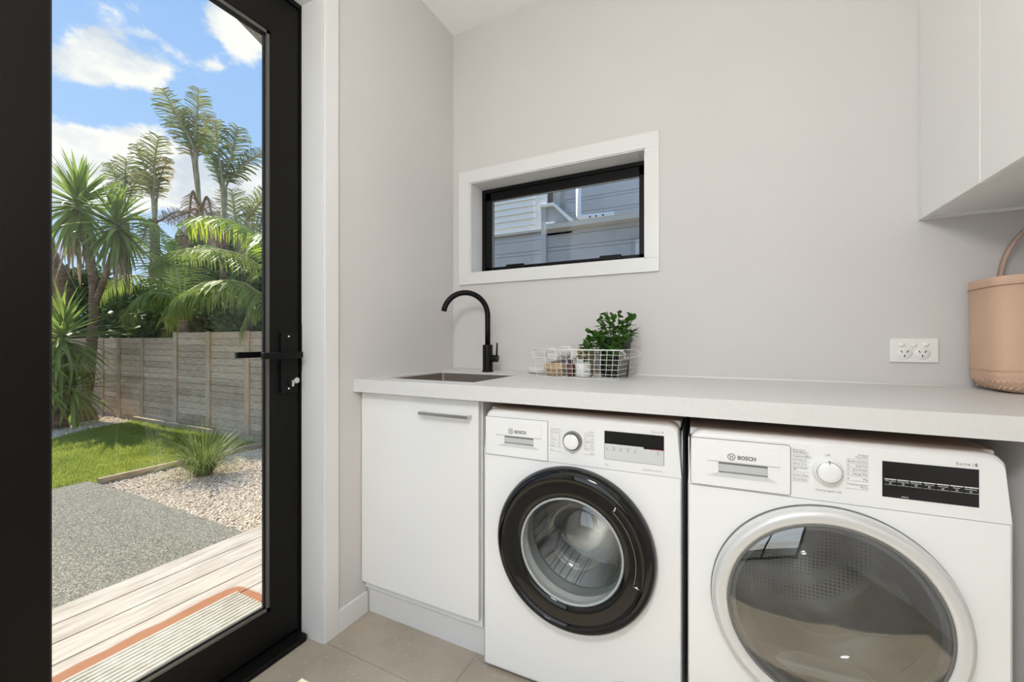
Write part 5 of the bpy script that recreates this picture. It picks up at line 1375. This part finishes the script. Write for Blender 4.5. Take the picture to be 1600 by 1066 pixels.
for i, (x, y, z, rx, ry, rz_, n, lf, m, lb) in enumerate([
        (-9.6, 2.6, 1.0, 1.1, .75, 1.3, 5200, .13, 'shrub_leaf', 'dark glossy shrub behind the yuccas at the end of the fence'),
        (-8.2, 2.55, .95, .9, .7, 1.15, 5200, .13, 'shrub_leaf', 'dark green shrub behind the fence beside the yucca trunk'),
        (-7.0, 2.5, .9, .8, .65, 1.05, 5000, .12, 'shrub_leaf', 'dark shrub filling the fence line below the small palm'),
        (-5.9, 2.6, .9, .8, .65, 1.0, 4600, .12, 'shrub_leaf', 'dark shrub under the arching fronds of the large palm'),
        (-4.8, 2.7, .9, .8, .65, 1.1, 4600, .12, 'shrub_leaf', 'dark shrub behind the tall fence panels near the door stile'),
        (-9.4, 3.6, 2.1, 1.3, .8, 1.6, 5200, .15, 'shrub_leaf_light', 'taller mid-green shrub rising behind the yucca heads'),
        (-7.6, 3.9, 1.9, 1.2, .8, 1.35, 5000, .15, 'shrub_leaf_light', 'mid-green shrub rising behind the small palm crown'),
        (-6.0, 4.0, 1.8, 1.2, .8, 1.3, 5000, .15, 'shrub_leaf_light', 'mid-green shrub showing between the palm fronds'),
        (-4.2, 4.2, 1.6, 1.2, .8, 1.3, 4600, .15, 'shrub_leaf_light', 'mid-green shrub behind the large palm trunk'),
        (-10.8, 4.5, 2.5, 1.5, .8, 1.6, 4200, .18, 'shrub_leaf_light', 'tall leafy shrub at the back, behind the yucca heads'),
        (-8.9, 5.1, 2.4, 1.5, .8, 1.5, 4200, .18, 'shrub_leaf_light', 'tall leafy shrub at the back, behind the short bird-of-paradise tree'),
        (-6.9, 5.4, 2.3, 1.5, .8, 1.4, 4200, .18, 'shrub_leaf_light', 'tall leafy shrub at the back, behind the tallest bird-of-paradise tree'),
        (-11.2, 2.2, 1.2, 1.0, 1.0, 1.5, 4600, .15, 'shrub_leaf', 'dark shrub at the far end of the gravel bed'),
        (-11.6, .6, 1.0, 1.0, 1.2, 1.3, 4600, .15, 'shrub_leaf_light', 'leafy shrub behind the low yucca')]):
    shrub((x, y, z), (rx, ry, rz_), n * 2, lf * 1.15, m, lb, 20 + i)
# leaning dead-skirted palm trunk at the edge of view
lt_b = at(40, 640, z=GZ) if False else Vector((-9.0, .55, GZ))
lt = empty('palm_stump', lt_b, 0, 'leaning palm trunk with a shaggy brown skirt behind the low yucca', 'palm')
wob_trunk(lt, [lt_b, at(95, 480, d=7.2), at(72, 385, d=7.2), at(58, 330, d=7.2)], .13, .10)
rd = random.Random(4)
ds0 = sword(lt, 'dead_leaf', 1.0, .06, .08, 'dead_leaf'); top_ = at(66, 365, d=7.15) - lt_b
for k in range(26):
    o = ds0 if k == 0 else clone(ds0, 'dead_leaf', lt)
    az = rd.uniform(0, 6.28); o.location = top_ + Vector((math.cos(az) * .1, math.sin(az) * .1, rd.uniform(-.5, .2))); s_ = rd.uniform(.5, .9); o.scale = (s_, s_, s_)
    o.rotation_euler = (Matrix.Rotation(az, 3, 'Z') @ Matrix.Rotation(R(rd.uniform(62, 84)), 3, 'Y')).to_euler()
# ---- grass tuft in the gravel
tb_ = at(318, 742, z=GZ)
tf = empty('grass_tuft', tb_, 0, 'arching ornamental grass tuft growing in the white gravel', 'grass tuft')
V, Fq = [], []; rd = random.Random(2)
for k in range(520):
    az = rd.uniform(0, 6.283); r0 = rd.uniform(0, .07); L_ = rd.uniform(.25, .62); le = rd.uniform(.1, 1.15)
    p = Vector((math.cos(az) * r0, math.sin(az) * r0, 0)); d = Vector((math.cos(az) * le, math.sin(az) * le, 1.0)).normalized(); pts = [p]
    for j in range(5):
        d = (d + DOWN * (.06 + .13 * j * le)).normalized(); pts.append(pts[-1] + d * L_ / 5)
    pts = [Vector((q.x, q.y, max(q.z, .005))) for q in pts]
    ribbon(V, Fq, pts, .0028, Vector((-math.sin(az), math.cos(az), 0)), (1, 1, 1, .8, .5, .1))
strip_mesh('blades', V, Fq, 'tuft_leaf', tf, Vector((0, 0, 0)), 'stuff')
MB().lathe([(0, .03), (.05, .02), (.075, 0)], (0, 0, 0), 'z', 14).build('root_crown', 'bark', tf)
